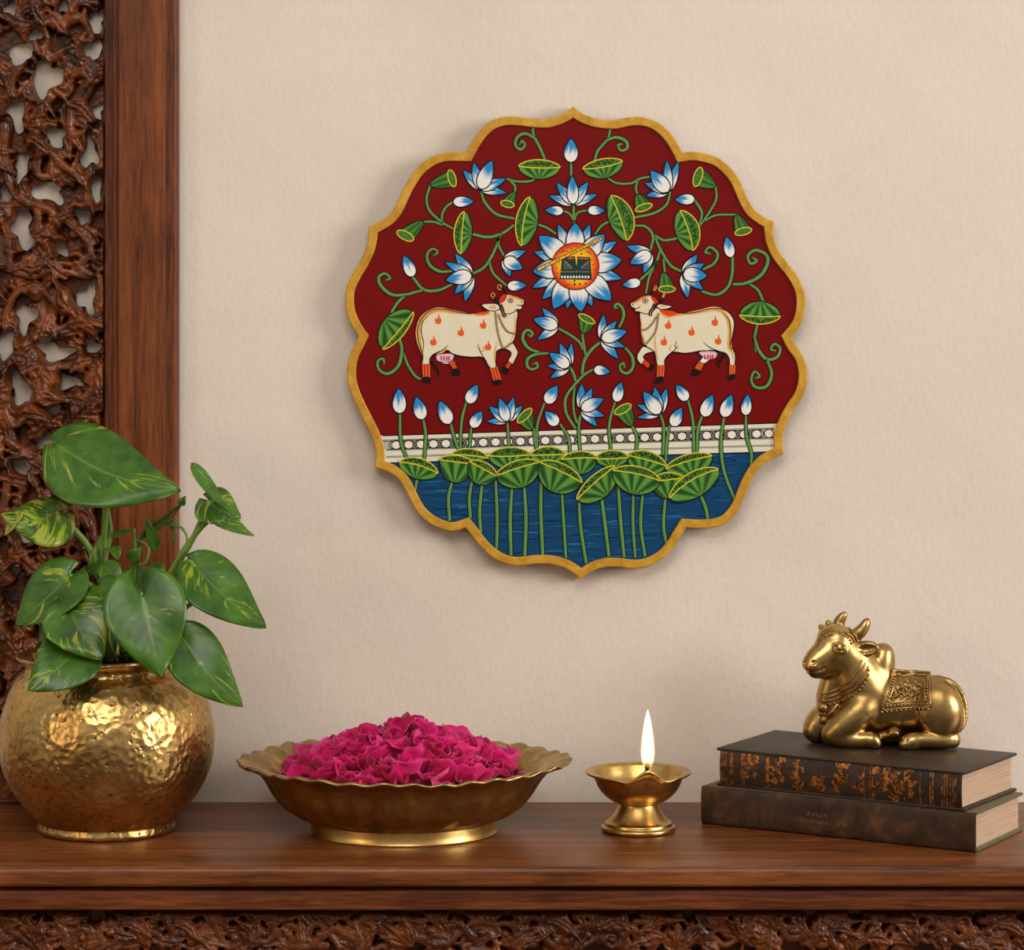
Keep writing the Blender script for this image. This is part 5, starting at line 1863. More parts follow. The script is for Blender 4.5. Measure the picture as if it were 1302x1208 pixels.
# ------------------------------------------------------------------ oil lamp
LY = 2.864
LX = (811.8 - 651) / FPX * LY
lamp = thing('oil_lamp', 'small brass oil lamp on a flared foot with a burning wick', 'oil lamp', (LX, LY, TZ))
SPA = math.radians(-90 + 8)


def spout(t, r, z, i):
    d = (t - SPA + PI) % (2 * PI) - PI
    w = min(1.0, max(0.0, (z - 0.036) / 0.016))
    g = math.exp(-(d / 0.21) ** 2)
    return r * (1 + 0.10 * g * w) - 0.0, z + 0.0085 * g * w * w - 0.002 * w * math.exp(-((abs(d) - 0.42) / 0.16) ** 2)


lp = [(0, 0.0235), (0.0165, 0.0235), (0.0185, 0.0245), (0.027, 0.029), (0.0345, 0.0365), (0.0388, 0.0450), (0.0405, 0.0488), (0.0445, 0.0500), (0.0466, 0.0510), (0.0470, 0.0522), (0.0460, 0.0530), (0.0425, 0.0528),
      (0.0395, 0.0520), (0.0372, 0.0480), (0.033, 0.0400), (0.026, 0.0335), (0.015, 0.0300), (0, 0.0290)]
V, F = lathe_data(lp[:2] + smooth_profile(lp[2:-1], 5) + [lp[-1]], 180, 1, 1, spout)
mesh_obj('oil_bowl', V, F, BRASS_LAMP, lamp, True)
fp = [(0, 0.0), (0.0315, 0.0), (0.0330, 0.0012), (0.0332, 0.0032), (0.0322, 0.0046), (0.0306, 0.0052), (0.0302, 0.0064), (0.0296, 0.0078), (0.0272, 0.0092), (0.0235, 0.0130), (0.0200, 0.0180), (0.0178, 0.0222), (0.0172, 0.0242), (0, 0.0242)]
V, F = lathe_data(fp[:2] + smooth_profile(fp[2:-1], 4) + [fp[-1]], 96)
mesh_obj('foot', V, F, BRASS_LAMP, lamp, True)
sx, sy = 0.0445 * math.cos(SPA), 0.0445 * math.sin(SPA)
wpts = [(sx * 0.2, sy * 0.2, 0.0315), (sx * 0.6, sy * 0.6, 0.041), (sx * 0.86, sy * 0.86, 0.056), (sx * 0.94, sy * 0.94, 0.0610), (sx * 0.96, sy * 0.96, 0.0668), (sx * 0.97, sy * 0.97, 0.0700)]
path = catmull(wpts, 6)
n = len(path)
V, F = tube_data(path, [0.0019 + 0.0007 * math.sin(i * 1.3) * 0.5 - (0.0008 if i > n - 3 else 0) for i in range(n)], 12)
mesh_obj('wick', V, F, plain('wick_char', (20, 15, 13), 0.9), lamp, True)


def flame_mat(name, c_low, c_high, power, lo, alpha):
    """glowing gas: colour and density vary with height only"""
    ft = NT(name)
    ft.t.nodes.remove(ft.b)
    tc = ft.n('ShaderNodeTexCoord')
    spf = ft.n('ShaderNodeSeparateXYZ')
    ft.l(tc.outputs['Object'], spf.inputs[0])
    hz = ft.n('ShaderNodeMapRange', I1=0.0, I2=0.052, I3=0.0, I4=1.0)
    ft.l(spf.outputs[2], hz.inputs[0])
    fc = ft.ramp(hz.outputs[0], [(0.05, (*c_low, 1)), (0.4, (*c_high, 1))])
    em = ft.n('ShaderNodeEmission')
    ft.l(fc, em.inputs['Color'])
    st_ = ft.ramp(hz.outputs[0], [(0.0, (lo, lo, lo, 1)), (0.30, (1, 1, 1, 1)), (0.8, (1, 1, 1, 1)), (1.0, (0.5, 0.5, 0.5, 1))])
    ft.l(ft.math('MULTIPLY', st_, power), em.inputs['Strength'])
    trb = ft.n('ShaderNodeBsdfTransparent')
    al = ft.ramp(hz.outputs[0], [(0.10, (0.06, 0.06, 0.06, 1)), (0.36, (1, 1, 1, 1))])
    mxs = ft.n('ShaderNodeMixShader')
    ft.l(ft.math('MULTIPLY', al, alpha), mxs.inputs[0])
    ft.l(trb.outputs[0], mxs.inputs[1])
    ft.l(em.outputs[0], mxs.inputs[2])
    ft.l(mxs.outputs[0], ft.out.inputs[0])
    return ft.m


FPROF = [(0, 0.0), (0.0040, 0.0012), (0.0060, 0.006), (0.0065, 0.013), (0.0059, 0.023), (0.0046, 0.034), (0.0028, 0.044), (0.0012, 0.050), (0, 0.0537)]
V, F = lathe_data(smooth_profile(FPROF, 5), 32)
flm = mesh_obj('flame', V, F, flame_mat('flame_sheath', (1.0, 0.36, 0.08), (1.0, 0.56, 0.18), 1.5, 0.3, 0.42), lamp, True)
flm.location = (sx * 0.97 + 0.0004, sy * 0.97, 0.0615)
V, F = lathe_data(smooth_profile([(r * 0.80, 0.0018 + z * 0.945) for r, z in FPROF], 5), 32)
mesh_obj('flame_core', V, F, flame_mat('flame_core', (1.0, 0.5, 0.16), (1.0, 0.80, 0.47), 24.0, 0.03, 0.97), flm, True)

# ------------------------------------------------------------------ books
lt = NT('leather_black')
v = lt.coord((1, 1, 1))
la = lt.noise(v, 26, 6, 0.65)
lb = lt.noise(v, 260, 4, 0.6)
wear = lt.noise(lt.coord((1, 3, 3)), 60, 6, 0.7)
lc = lt.ramp(la, [(0.3, lin((26, 19, 15))), (0.7, lin((52, 38, 29)))])
wm = lt.n('ShaderNodeMapRange', I1=0.54, I2=0.70, I3=0, I4=0.55)
lt.l(wear, wm.inputs[0])
LEATHER = lt.set(Base_Color=lt.mix(wm.outputs[0], lc, lin((104, 62, 34))), Roughness=0.46, Specular_IOR_Level=0.4, Normal=lt.bump(lb, 0.25, 0.001))
lt = NT('cloth_brown')
v = lt.coord((1, 1, 1))
la = lt.noise(v, 30, 6, 0.7, 0.4)
lb = lt.noise(v, 300, 4, 0.6)
lc = lt.ramp(la, [(0.32, lin((30, 20, 13))), (0.52, lin((64, 42, 24))), (0.72, lin((104, 68, 36)))])
CLOTH = lt.set(Base_Color=lc, Roughness=0.6, Specular_IOR_Level=0.35, Normal=lt.bump(lb, 0.25, 0.001))
BOARDS = plain('cloth_boards', (96, 84, 60), 0.65)
GREYCLOTH = plain('cloth_grey_green', (118, 116, 98), 0.7)
pg = NT('page_edges')
pv = pg.coord((4, 4, 420))
pn1 = pg.noise(pv, 4.0, 3, 0.6)
pcx = pg.ramp(pn1, [(0.3, lin((166, 134, 108))), (0.7, lin((212, 184, 156)))])
PAGES = pg.set(Base_Color=pcx, Roughness=0.85, Normal=pg.bump(pn1, 0.5, 0.0008))
GILT = NT('gilt')
gn = GILT.noise(GILT.coord((1, 1, 1)), 170, 5, 0.75)
GILTM = GILT.set(Base_Color=GILT.ramp(gn, [(0.42, lin((50, 28, 14))), (0.54, lin((160, 96, 32))), (0.7, lin((206, 140, 58)))]), Metallic=0.6, Roughness=0.4)


def book(name, label, loc, rz, L, w, t, cover_mat, board=0.0026, over=0.004, spine_round=0.003, inner=None, flush=False, board_mat=None):
    """local x: along the spine (0 near end .. -L), y: from spine (0) to fore edge (w), z up; origin at the near spine corner"""
    root = thing(name, label, 'book', loc, None, rz)
    for nm, z0, z1 in (('back_cover', 0, board), ('front_cover', t - board, t)):
        bm = bmesh.new()
        box_bm(bm, (-L, 0.003 if flush else 0.001, z0), (0, w, z1), 0.0009, 2)
        auto_smooth(bm_obj(nm, bm, board_mat or cover_mat, root), 40)
    # spine: curved shell between the boards
    pr = []
    zs_ = np.linspace(board * 0.6, t - board * 0.6, 13)
    if flush:
        pr = [(0.0036, 0.0002), (0.0016, 0.0002), (0.0004, 0.0010), (-0.0002, 0.0026)] + [(-0.0006 - 0.0006 * math.sin(PI * q), 0.0026 + (t - 0.0052) * q) for q in (0.15, 0.3, 0.5, 0.7, 0.85)] \
            + [(-0.0002, t - 0.0026), (0.0004, t - 0.0010), (0.0016, t - 0.0002), (0.0036, t - 0.0002)]
    for z in (() if flush else zs_):
        q = (z - t / 2) / (t / 2)
        pr.append((0.0035 - spine_round * (1 - q * q) * 1.0 - 0.0006, z))
    inn_ = [(max(p[0], 0.0) + 0.0022, min(max(p[1], board * 0.9), t - board * 0.9)) for p in reversed(pr)]
    full = pr + inn_
    x0, x1 = (-L, 0.0) if flush else (-L + 0.0035, -0.0035)
    V, F = [], []
    nx = 2
    for x in (x0, x1):
        for (y, z) in full:
            V.append((x, y, z))
    m = len(full)
    for i in range(m):
        j = (i + 1) % m
        F.append((i, j, m + j, m + i))
    F.append(tuple(range(m - 1, -1, -1)))
    F.append(tuple(range(m, 2 * m)))
    sp_ = auto_smooth(mesh_obj('spine', V, F, cover_mat, root), 40)
    # page block with hollow-free solid, slightly inset
    bm = bmesh.new()
    box_bm(bm, (-L + over, 0.0045, board), (-over, w - over, t - board), 0.0004, 1)
    auto_smooth(bm_obj('page_block', bm, PAGES, root), 30)
    if inner:
        for z0 in (board, t - board - 0.0008):
            bm = bmesh.new()
            box_bm(bm, (-L + over * 0.6, 0.004, z0), (-over * 0.6, w - over * 0.6, z0 + 0.0008))
            bm_obj('endpaper', bm, inner, root)
    return root, pr


def spine_decal(root, pr, shapes, L, off=0.00025, mat=None, name='gilt_tooling'):
    """shapes: strokes ((u,v) list, width) with u along the spine in 0..1 left to right, v 0..1 bottom to top"""
    prz = np.array([p[1] for p in pr])
    pry = np.array([p[0] for p in pr])

    def S(u, v):
        z = prz[0] + (prz[-1] - prz[0]) * v
        return Vector((-L + 0.0035 + (L - 0.007) * u, np.interp(z, prz, pry) - off, z))
    H = prz[-1] - prz[0]
    asp = (L - 0.007) / H
    V, F = [], []
    for pts, wd in shapes:
        P = np.array(pts, float)
        P[:, 0] *= asp
        d = np.gradient(P, axis=0)
        d /= np.maximum(1e-9, np.linalg.norm(d, axis=1))[:, None]
        nr = np.stack([-d[:, 1], d[:, 0]], 1) * wd / 2
        b = len(V)
        for p in list(P + nr) + list(P - nr):
            V.append(S(p[0] / asp, min(0.99, max(0.01, p[1]))))
        m = len(P)
        for i in range(m - 1):
            F.append((b + i, b + m + i, b + m + i + 1, b + i + 1))
    return mesh_obj(name, V, F, mat or GILTM, root)


A1 = math.radians(-30)
A2 = math.radians(-31.5)
b1, pr1 = book('closed_book', 'worn brown cloth-bound book at the bottom of the pair, lying on the table',
               ((1240 - 651) / FPX * 2.764, 2.764, TZ), A1, 0.262, 0.114, 0.034, CLOTH, 0.0024, 0.0035, 0.0012, GREYCLOTH, True, BOARDS)
b2, pr2 = book('closed_book', 'black leather book with gilt spine ornament, lying under the bull on the brown book',
               ((1226 - 651) / FPX * 2.77, 2.77, TZ + 0.034), A2, 0.241, 0.117, 0.034, LEATHER, 0.0026, 0.0040, 0.0020)
rg_ = random.Random(9)
sh = []


def vband(u, w=0.04, a=0.02, b=0.98, jag=0.0):
    sh.append(([(u + jag * rg_.uniform(-1, 1), a + (b - a) * q / 6) for q in range(7)], w))


for u in (0.012, 0.020, 0.030, 0.052, 0.060, 0.100, 0.108, 0.205, 0.212, 0.610, 0.635, 0.645, 0.775, 0.838, 0.878, 0.888, 0.925, 0.934, 0.945, 0.958, 0.968, 0.978):
    vband(u, 0.035, 0.04, 0.96, 0.0008)


def curlmark(u, v, r, turns, sg, a0, w):
    asp = 0.235 / 0.031
    pts = []
    for q in range(18):
        t = q / 17
        a = a0 + sg * t * turns * 2 * PI
        rr = r * (1 - 0.8 * t)
        pts.append((u + rr * math.cos(a) / asp, v + rr * math.sin(a)))
    sh.append((pts, w))


for (uc, vc, n_, spread, vs) in ((0.14, 0.62, 9, 0.022, 0.3), (0.245, 0.6, 14, 0.030, 0.34), (0.33, 0.5, 12, 0.02, 0.4), (0.42, 0.5, 9, 0.022, 0.34), (0.51, 0.68, 10, 0.025, 0.26), (0.50, 0.4, 7, 0.02, 0.2),
                                  (0.59, 0.45, 6, 0.012, 0.3), (0.70, 0.62, 20, 0.045, 0.3), (0.745, 0.34, 12, 0.03, 0.24), (0.80, 0.5, 8, 0.012, 0.36)):
    for q in range(n_):
        u, v_ = uc + rg_.uniform(-spread, spread), vc + rg_.uniform(-vs, vs)
        curlmark(u, v_, rg_.uniform(0.06, 0.15), rg_.uniform(0.6, 1.3), rg_.choice((-1, 1)), rg_.random() * 6, rg_.uniform(0.035, 0.08))
for q in range(16):
    u, v_ = rg_.uniform(0.04, 0.9), rg_.uniform(0.15, 0.85)
    sh.append(([(u, v_), (u + 0.004, v_ + rg_.uniform(-.08, .08))], rg_.uniform(0.04, 0.09)))
spine_decal(b2, pr2, sh, 0.242)
sh = []
for row, (v0, us) in enumerate(((0.56, (0.40, 0.415, 0.43, 0.445, 0.46, 0.475)), (0.38, (0.37, 0.385, 0.40, 0.41, 0.425, 0.44, 0.455, 0.47, 0.515, 0.53, 0.545)))):
    for u in us:
        h_ = 0.05 if row == 0 else 0.06
        curlmark(u, v0, h_, rg_.uniform(0.5, 1.0), rg_.choice((-1, 1)), rg_.random() * 6, 0.03)
spine_decal(b1, pr1, sh, 0.262, 0.00025, plain('faded_gilt', (112, 72, 34), 0.55), 'faded_lettering')

# ------------------------------------------------------------------ brass bull
def surface_nets(Fv, o, h):
    """smooth surface of the field's zero set; Fv < 0 inside"""
    s = Fv < 0
    nx, ny, nz = Fv.shape
    off = [(i, j, k_) for i in (0, 1) for j in (0, 1) for k_ in (0, 1)]
    cs = [s[i:nx - 1 + i, j:ny - 1 + j, k_:nz - 1 + k_] for i, j, k_ in off]
    cnt = sum(c.astype(np.int8) for c in cs)
    act = (cnt > 0) & (cnt < 8)
    A = np.argwhere(act)
    idx = np.full(act.shape, -1)
    idx[act] = np.arange(len(A))
    vals = np.stack([Fv[A[:, 0] + i, A[:, 1] + j, A[:, 2] + k_] for i, j, k_ in off], 1)
    acc = np.zeros((len(A), 3))
    num = np.zeros(len(A))
    offa = np.array(off, float)
    for a in range(8):
        for b in range(a + 1, 8):
            if abs(offa[a] - offa[b]).sum() != 1:
                continue
            va, vb = vals[:, a], vals[:, b]
            m = (va < 0) != (vb < 0)
            t = np.where(m, va / np.where(m, va - vb, 1), 0)
            p = offa[a] + (offa[b] - offa[a]) * t[:, None]
            acc += np.where(m[:, None], p, 0)
            num += m
    V = (A + acc / num[:, None]) * h + np.array(o)
    faces = []
    for ax in range(3):
        sl0 = [slice(1, -1)] * 3
        sl1 = [slice(1, -1)] * 3
        sl0[ax] = slice(0, Fv.shape[ax] - 1)
        sl1[ax] = slice(1, Fv.shape[ax])
        a, b = s[tuple(sl0)], s[tuple(sl1)]
        for flip, m in ((False, a & ~b), (True, ~a & b)):
            e_ = np.argwhere(m)
            base = e_.copy()
            for d in range(3):
                if d != ax:
                    base[:, d] += 1
            u, w = (ax + 1) % 3, (ax + 2) % 3
            q = []
            for du, dw in ((-1, -1), (0, -1), (0, 0), (-1, 0)):
                c = base.copy()
                c[:, u] += du
                c[:, w] += dw
                q.append(idx[c[:, 0], c[:, 1], c[:, 2]])
            q = np.stack(q, 1)
            if flip:
                q = q[:, ::-1]
            faces.append(q)
    return V, np.concatenate(faces)


class SDF:
    def __init__(self, lo, hi, h):
        self.lo, self.h = np.array(lo, float), h
        n = [int((hi[i] - lo[i]) / h) + 1 for i in range(3)]
        ax = [lo[i] + h * np.arange(n[i]) for i in range(3)]
        self.X, self.Y, self.Z = np.meshgrid(*ax, indexing='ij')
        self.D = np.full(self.X.shape, 9.0)

    def _u(self, d, k_, sub=False):
        D = self.D
        if sub:
            hh = np.clip(0.5 - 0.5 * (D + d) / k_, 0, 1)
            self.D = D * (1 - hh) - d * hh + k_ * hh * (1 - hh)
        else:
            hh = np.clip(0.5 + 0.5 * (D - d) / k_, 0, 1)
            self.D = D * (1 - hh) + d * hh - k_ * hh * (1 - hh)

    def ell(self, c, r, k_=0.25, rz=0.0, ry=0.0, rx=0.0, sub=False):
        Rm = (Matrix.Rotation(rz, 3, 'Z') @ Matrix.Rotation(ry, 3, 'Y') @ Matrix.Rotation(rx, 3, 'X'))
        ax = [np.array(Rm.col[i]) for i in range(3)]
        x, y, z = self.X - c[0], self.Y - c[1], self.Z - c[2]
        l = [x * a[0] + y * a[1] + z * a[2] for a in ax]
        k0 = np.sqrt((l[0] / r[0]) ** 2 + (l[1] / r[1]) ** 2 + (l[2] / r[2]) ** 2)
        k1 = np.sqrt((l[0] / r[0] ** 2) ** 2 + (l[1] / r[1] ** 2) ** 2 + (l[2] / r[2] ** 2) ** 2)
        self._u(k0 * (k0 - 1) / np.maximum(k1, 1e-6), k_, sub)

    def cone(self, a, b, ra, rb, k_=0.2, sub=False):
        a, b = np.array(a, float), np.array(b, float)
        d = b - a
        L2 = d @ d
        x, y, z = self.X - a[0], self.Y - a[1], self.Z - a[2]
        t = np.clip((x * d[0] + y * d[1] + z * d[2]) / L2, 0, 1)
        ds = np.sqrt((x - t * d[0]) ** 2 + (y - t * d[1]) ** 2 + (z - t * d[2]) ** 2) - (ra + (rb - ra) * t)
        self._u(ds, k_, sub)

    def chain(self, pts, rs, k_=0.12, sub=False, n=3):
        P = catmull(pts, n)
        R_ = np.interp(np.linspace(0, 1, len(P)), np.linspace(0, 1, len(rs)), rs)
        for i in range(len(P) - 1):
            self.cone(P[i], P[i + 1], R_[i], R_[i + 1], k_, sub)

    def at(self, p):
        q = (np.array(p) - self.lo) / self.h
        i = np.clip(q.astype(int), 0, np.array(self.D.shape) - 2)
        f = q - i
        v = 0.0
        for a in (0, 1):
            for b in (0, 1):
                for c in (0, 1):
                    v += self.D[i[0] + a, i[1] + b, i[2] + c] * (f[0] if a else 1 - f[0]) * (f[1] if b else 1 - f[1]) * (f[2] if c else 1 - f[2])
        return v

    def front(self, x, z, y0=-2.4, y1=1.2):
        """first surface met going into +y at x, z"""
        y = y0
        for _ in range(120):
            d = self.at((x, y, z))
            if d < 0.008:
                return y
            y += max(0.012, d * 0.7)
            if y > y1:
                return None
        return y


S = SDF((-3.75, -1.9, -0.12), (4.15, 1.75, 6.15), 0.052)
# trunk
S.ell((0.9, 0.1, 1.80), (2.3, 1.22, 1.42), 0.3)
S.ell((2.45, 0.1, 1.78), (1.32, 1.22, 1.38), 0.35)
S.ell((-0.75, 0.0, 1.75), (1.35, 1.12, 1.5), 0.4)
S.cone((-1.6, 0.0, 0.45), (2.7, 0.1, 0.45), 0.55, 0.55, 0.4)
# hump, neck, dewlap
S.chain([(-0.45, 0.1, 2.7), (-0.10, 0.12, 3.5), (0.08, 0.12, 4.15)], [0.85, 0.52, 0.40], 0.35)
S.cone((-0.1, 0.12, 4.1), (0.14, 0.12, 3.1), 0.3, 0.42, 0.2)
S.chain([(-0.7, 0.0, 2.3), (-1.15, -0.1, 3.2), (-1.5, -0.25, 4.1)], [1.15, 0.98, 0.80], 0.35)
S.chain([(-2.05, -0.4, 3.35), (-2.25, -0.35, 2.6), (-2.35, -0.3, 1.9), (-1.9, -0.3, 1.3)], [0.42, 0.45, 0.48, 0.4], 0.3)
# head, turned a little to the viewer
S.ell((-1.98, -0.40, 4.55), (0.92, 0.86, 0.90), 0.25, ry=0.25)
S.ell((-2.15, -0.42, 4.85), (0.70, 0.70, 0.52), 0.25)
S.chain([(-2.1, -0.50, 4.35), (-2.65, -0.85, 4.02), (-3.02, -1.10, 3.74)], [0.76, 0.58, 0.46], 0.18)
S.ell((-3.04, -1.12, 3.70), (0.46, 0.52, 0.40), 0.12, ry=0.35)
S.chain([(-1.75, -0.45, 3.95), (-2.4, -0.80, 3.58), (-2.95, -1.06, 3.38)], [0.66, 0.46, 0.30], 0.15)
S.ell((-1.68, -0.78, 4.02), (0.58, 0.44, 0.66), 0.25)
# mouth slit and nostrils
S.chain([(-3.46, -1.05, 3.42), (-3.15, -1.52, 3.40), (-2.75, -1.44, 3.46), (-2.5, -1.34, 3.58)], [0.06, 0.055, 0.05, 0.03], 0.05, True)
S.ell((-2.98, -1.60, 3.84), (0.11, 0.10, 0.08), 0.05, sub=True)
S.ell((-3.40, -1.36, 3.78), (0.09, 0.10, 0.08), 0.05, sub=True)
# brow ridge and eyes
ex_, ez_ = -1.84, 4.50
ey_ = S.front(ex_, ez_)
S.ell((ex_, ey_ + 0.02, ez_), (0.34, 0.14, 0.24), 0.06, ry=0.4)
S.ell((ex_, ey_ - 0.08, ez_), (0.26, 0.11, 0.15), 0.03, ry=0.4, sub=True)
S.ell((ex_, ey_ - 0.02, ez_), (0.15, 0.11, 0.13), 0.02)
S.ell((-2.78, -0.72, 4.66), (0.16, 0.2, 0.18), 0.08)
# ears
S.ell((-0.64, -0.74, 4.42), (0.60, 0.22, 0.37), 0.08, rz=-0.2, ry=-0.10)
S.ell((-0.56, -0.96, 4.42), (0.40, 0.17, 0.20), 0.05, rz=-0.2, ry=-0.10, sub=True)
S.ell((-2.35, 0.45, 4.62), (0.30, 0.22, 0.2), 0.12)
# horns
S.chain([(-1.12, -0.42, 4.98), (-0.86, -0.42, 5.22), (-0.70, -0.40, 5.48), (-0.62, -0.38, 5.66)], [0.30, 0.25, 0.20, 0.11], 0.08)
S.chain([(-2.0, 0.22, 5.05), (-1.95, 0.26, 5.42), (-1.82, 0.26, 5.66), (-1.68, 0.24, 5.84)], [0.30, 0.24, 0.2, 0.12], 0.08)
S.chain([(-2.25, -0.15, 5.0), (-2.40, -0.1, 5.45)], [0.2, 0.16], 0.06)
S.chain([(-2.45, -0.2, 4.9), (-2.72, -0.15, 5.28)], [0.2, 0.15], 0.06)
# front legs folded
S.chain([(-0.85, -0.75, 1.7), (-1.5, -0.95, 1.1), (-2.12, -1.0, 0.56)], [0.72, 0.60, 0.50], 0.3)
S.chain([(-2.15, -1.0, 0.50), (-1.4, -1.12, 0.36), (-0.55, -1.16, 0.36)], [0.50, 0.37, 0.32], 0.15)
S.chain([(-0.6, -1.16, 0.42), (-0.32, -1.18, 0.34), (-0.12, -1.2, 0.18)], [0.32, 0.33, 0.18], 0.1)
S.chain([(-0.18, -1.42, 0.10), (-0.26, -1.44, 0.42)], [0.03, 0.03], 0.03, True)
S.chain([(-2.0, 0.1, 1.5), (-2.7, -0.05, 1.05), (-3.05, -0.1, 0.58)], [0.62, 0.54, 0.47], 0.25)
S.chain([(-3.0, -0.1, 0.50), (-2.6, 0.3, 0.4)], [0.47, 0.4], 0.2)
S.ell((0.62, -1.12, 0.72), (0.30, 0.30, 0.27), 0.06)
S.ell((0.72, -1.40, 0.74), (0.13, 0.1, 0.13), 0.04)
S.cone((0.0, -0.9, 0.5), (0.6, -1.05, 0.68), 0.2, 0.2, 0.1)
# haunch, hind leg
S.ell((2.62, -0.74, 1.66), (1.10, 0.80, 1.34), 0.12, ry=-0.2)
S.chain([(3.2, -0.75, 0.42), (2.5, -1.05, 0.42), (1.75, -1.22, 0.42), (1.3, -1.26, 0.34)], [0.38, 0.33, 0.33, 0.34], 0.12)
S.chain([(1.45, -1.28, 0.36), (1.18, -1.30, 0.26), (1.02, -1.30, 0.14)], [0.37, 0.33, 0.15], 0.1)
S.ell((3.22, -0.72, 0.30), (0.30, 0.3, 0.26), 0.12)
S.chain([(1.1, -1.62, 0.12), (1.22, -1.6, 0.5)], [0.03, 0.03], 0.03, True)
# tail down over the rump
S.chain([(2.55, -0.1, 3.12), (3.2, -0.25, 2.9), (3.66, -0.35, 2.35), (3.80, -0.45, 1.6), (3.62, -0.62, 0.95), (3.1, -0.95, 0.66)], [0.10, 0.11, 0.11, 0.11, 0.11, 0.12], 0.05, n=4)
S.D = np.maximum(S.D, -S.Z)           # flat underside

BS = 0.0199
BLY = 2.915
BLX = (980 + 500 / 3.553 - 651) / FPX * BLY
BLZ = TZ + 0.0682
bull = thing('bull_figurine', 'brass figurine of a resting bull with saddle cloth and necklace, on the stacked books', 'figurine', (BLX, BLY, BLZ), None, math.radians(-9))
Vb, Fb = surface_nets(S.D, S.lo, S.h)
body = mesh_obj('body', Vb * BS, Fb.tolist(), BRASS_BULL, bull, True)
sm_ = body.modifiers.new('smooth', 'SMOOTH')
sm_.factor = 0.5
sm_.iterations = 2


def hug(pts, off=0.02, n=8):
    """curve in statue x,z laid on the front surface"""
    out = []
    ly = None
    for p in catmull([(a, b) for a, b in pts], n):
        y = S.front(p[0], p[1])
        if y is None:
            y = ly if ly is not None else 0.0
        ly = y
        out.append(np.array((p[0], y - off, p[1])))
    o = [q.copy() for q in out]
    for i in range(1, len(out) - 1):
        o[i][1] = (out[i - 1][1] + 2 * out[i][1] + out[i + 1][1]) / 4
    return o


def zs5(*p):
    return [((p[i] - 500) / 100, (655 - p[i + 1]) / 100) for i in range(0, len(p), 2)]


def beads(V, F, path, r, gap, squash=1.0):
    P = [np.array(p) for p in path]
    acc = gap
    for i in range(len(P) - 1):
        d = np.linalg.norm(P[i + 1] - P[i])
        acc += d
        if acc >= gap:
            acc = 0
            b = len(V)
            bv, bf = lathe_data([(0, -r), (r * .7, -r * .7), (r, 0), (r * .7, r * .7), (0, r)], 8)
            V += [Vector(tuple(P[i])) + v * squash for v in bv]
            F += [tuple(b + k_ for k_ in f) for f in bf]


def finish(name, V, F, mat, label=None):
    o = mesh_obj(name, [Vector(v) * BS for v in V], F, mat, bull, True)
    if label:
        o['label'] = label
    return o


V, F = [], []
for pts, r in ((zs5(418, 262, 405, 300, 372, 345, 325, 385, 270, 412, 236, 425), 0.05), (zs5(432, 275, 420, 315, 385, 362, 335, 402, 280, 428, 232, 440), 0.05),
               (zs5(444, 290, 434, 330, 398, 378, 345, 418, 290, 444, 236, 455), 0.055)):
    tube_data(hug(pts, 0.01), r, 8, True, V, F)
beads(V, F, hug(zs5(446, 305, 438, 345, 405, 392, 352, 432, 300, 458, 250, 470), 0.05, 24), 0.085, 0.20)
finish('necklace', V, F, BRASS_DARK, 'three ridged strands and a row of beads')
V, F = [], []
for (x, y, r) in ((240, 482, 0.26), (238, 510, 0.2), (245, 540, 0.24)):
    p = zs5(x, y)[0]
    yy = S.front(*p)
    yy = -0.8 if yy is None else yy
    b = len(V)
    bv, bf = lathe_data([(0, -r), (r * .5, -r * .87), (r * .87, -r * .5), (r, 0), (r * .87, r * .5), (r * .5, r * .87), (0, r)], 14)
    V += [Vector((p[0], yy - r * 0.25, p[1])) + v for v in bv]
    F += [tuple(b + k_ for k_ in f) for f in bf]
finish('pendant_bell', V, F, BRASS_DARK)

# saddle cloth
tl, tr, br, bl = np.array((0.52, 3.45)), np.array((2.22, 3.32)), np.array((2.25, 1.95)), np.array((0.05, 1.72))
nu, nv = 44, 30
V, F = [], []
rgn = np.random.default_rng(4)
grid = {}
for side in (0, 1):
    for i in range(nu + 1):
        for j in range(nv + 1):
            u, v = i / nu, j / nv
            p = (tl * (1 - u) + tr * u) * (1 - v) + (bl * (1 - u) + br * u) * v
            x, z = p
            y = S.front(x, min(z, 3.18) if v < 0.2 else z)
            ytop = 0.1
            if y is None:
                y = ytop
            rel = 0.0
            if 0.12 < u < 0.88 and 0.12 < v < 0.78:
                rel = 0.05 * (math.sin(u * 26 + 3 * math.sin(v * 9)) * math.sin(v * 19 + 2 * math.cos(u * 11)))
            edge_ = 0.05 if (u < 0.10 or u > 0.90 or v > 0.82) else 0.0
            grid[(side, i, j)] = len(V)
            V.append((x, y - (0.06 + rel + edge_ if side == 0 else -0.10), z + 0.0))
for i in range(nu):
    for j in range(nv):
        g = lambda s, a, b: grid[(s, a, b)]
        F.append((g(0, i, j), g(0, i, j + 1), g(0, i + 1, j + 1), g(0, i + 1, j)))
        F.append((g(1, i, j), g(1, i + 1, j), g(1, i + 1, j + 1), g(1, i, j + 1)))
for i in range(nu):
    F.append((grid[(0, i, 0)], grid[(0, i + 1, 0)], grid[(1, i + 1, 0)], grid[(1, i, 0)]))
    F.append((grid[(0, i, nv)], grid[(1, i, nv)], grid[(1, i + 1, nv)], grid[(0, i + 1, nv)]))
for j in range(nv):
    F.append((grid[(0, 0, j)], grid[(1, 0, j)], grid[(1, 0, j + 1)], grid[(0, 0, j + 1)]))
    F.append((grid[(0, nu, j)], grid[(0, nu, j + 1)], grid[(1, nu, j + 1)], grid[(1, nu, j)]))
cloth = finish('saddle_cloth', V, F, BRASS_DARK, 'saddle cloth with raised border and ornament')


def q2(u, v):
    p = (tl * (1 - u) + tr * u) * (1 - v) + (bl * (1 - u) + br * u) * v
    return (p[0], p[1])


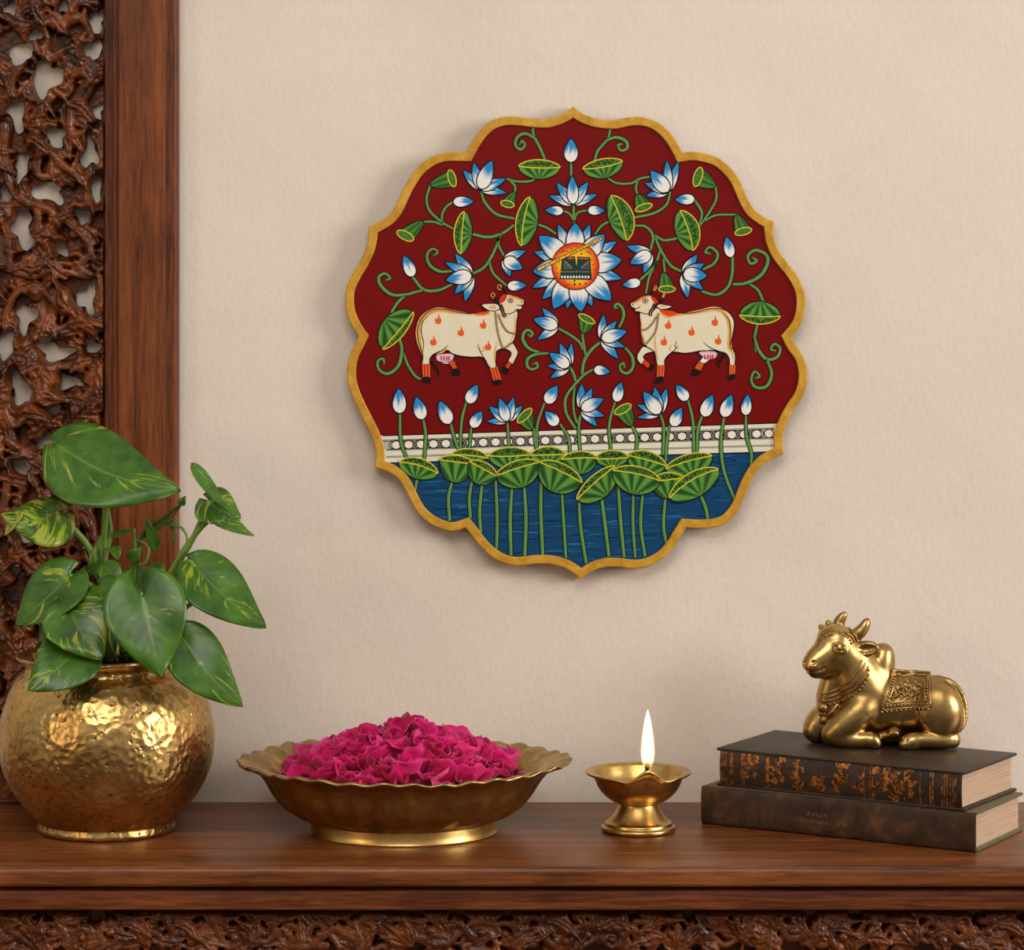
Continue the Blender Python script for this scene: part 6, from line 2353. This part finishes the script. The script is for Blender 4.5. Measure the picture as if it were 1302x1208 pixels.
V, F = [], []
for pts in ([q2(0.02, 0.15), q2(0.02, 0.5), q2(0.02, 0.97), q2(0.3, 0.98), q2(0.7, 0.98), q2(0.98, 0.97), q2(0.98, 0.5), q2(0.98, 0.15)],
            [q2(0.13, 0.15), q2(0.13, 0.5), q2(0.13, 0.8), q2(0.5, 0.8), q2(0.87, 0.8), q2(0.87, 0.5), q2(0.87, 0.15)]):
    tube_data(hug(pts, 0.12, 6), 0.04, 8, True, V, F)
beads(V, F, hug([q2(0.075, 0.15), q2(0.075, 0.5), q2(0.075, 0.89)], 0.13, 30), 0.065, 0.15)
beads(V, F, hug([q2(0.1, 0.89), q2(0.5, 0.89), q2(0.92, 0.89)], 0.13, 40), 0.065, 0.15)
beads(V, F, hug([q2(0.925, 0.15), q2(0.925, 0.5), q2(0.925, 0.89)], 0.13, 30), 0.06, 0.15)
beads(V, F, hug([q2(0.02, 1.05), q2(0.5, 1.04), q2(0.98, 1.05)], 0.08, 40), 0.075, 0.21)
# rosette and scrolls on the cloth
for (u, v, r) in ((0.36, 0.5, 0.17), (0.36, 0.62, 0.10), (0.5, 0.45, 0.11), (0.62, 0.55, 0.13), (0.73, 0.4, 0.10), (0.27, 0.35, 0.09), (0.5, 0.66, 0.09), (0.74, 0.62, 0.09), (0.6, 0.3, 0.08), (0.4, 0.28, 0.08)):
    x, z = q2(u, v)
    y = S.front(x, z)
    if y is None:
        continue
    ring = [(x + r * math.cos(a), y - 0.10, z + r * math.sin(a)) for a in np.linspace(0, 2 * PI, 15)]
    tube_data(ring, 0.035, 6, False, V, F)
finish('cloth_trim', V, F, BRASS_BULL).parent = cloth
# head band with studs, brow ornament
V, F = [], []
hb = hug(zs5(334, 132, 352, 146, 372, 160, 384, 185), 0.02)
tube_data(hb, 0.06, 8, True, V, F)
hb = hug(zs5(352, 124, 370, 138, 386, 158, 394, 182), 0.02)
tube_data(hb, 0.07, 8, True, V, F)
beads(V, F, hug(zs5(320, 136, 340, 150, 360, 166, 372, 190), 0.04, 20), 0.06, 0.14)
for (x, y) in ((240, 150), (255, 140), (272, 134), (290, 132), (250, 160), (268, 152), (286, 148)):
    p = zs5(x, y)[0]
    yy = S.front(*p)
    if yy is None:
        continue
    ring = [(p[0] + 0.07 * math.cos(a), yy - 0.02, p[1] + 0.07 * math.sin(a)) for a in np.linspace(0, 2 * PI, 11)]
    tube_data(ring, 0.03, 6, False, V, F)
finish('head_band', V, F, BRASS_DARK)
V, F = [], []
tube_data(hug(zs5(285, 205, 300, 190, 322, 185, 340, 196), 0.01), 0.03, 6, True, V, F)
tube_data(hug(zs5(285, 205, 300, 219, 322, 220, 340, 205), 0.01), 0.03, 6, True, V, F)
finish('eyelid', V, F, BRASS_DARK)
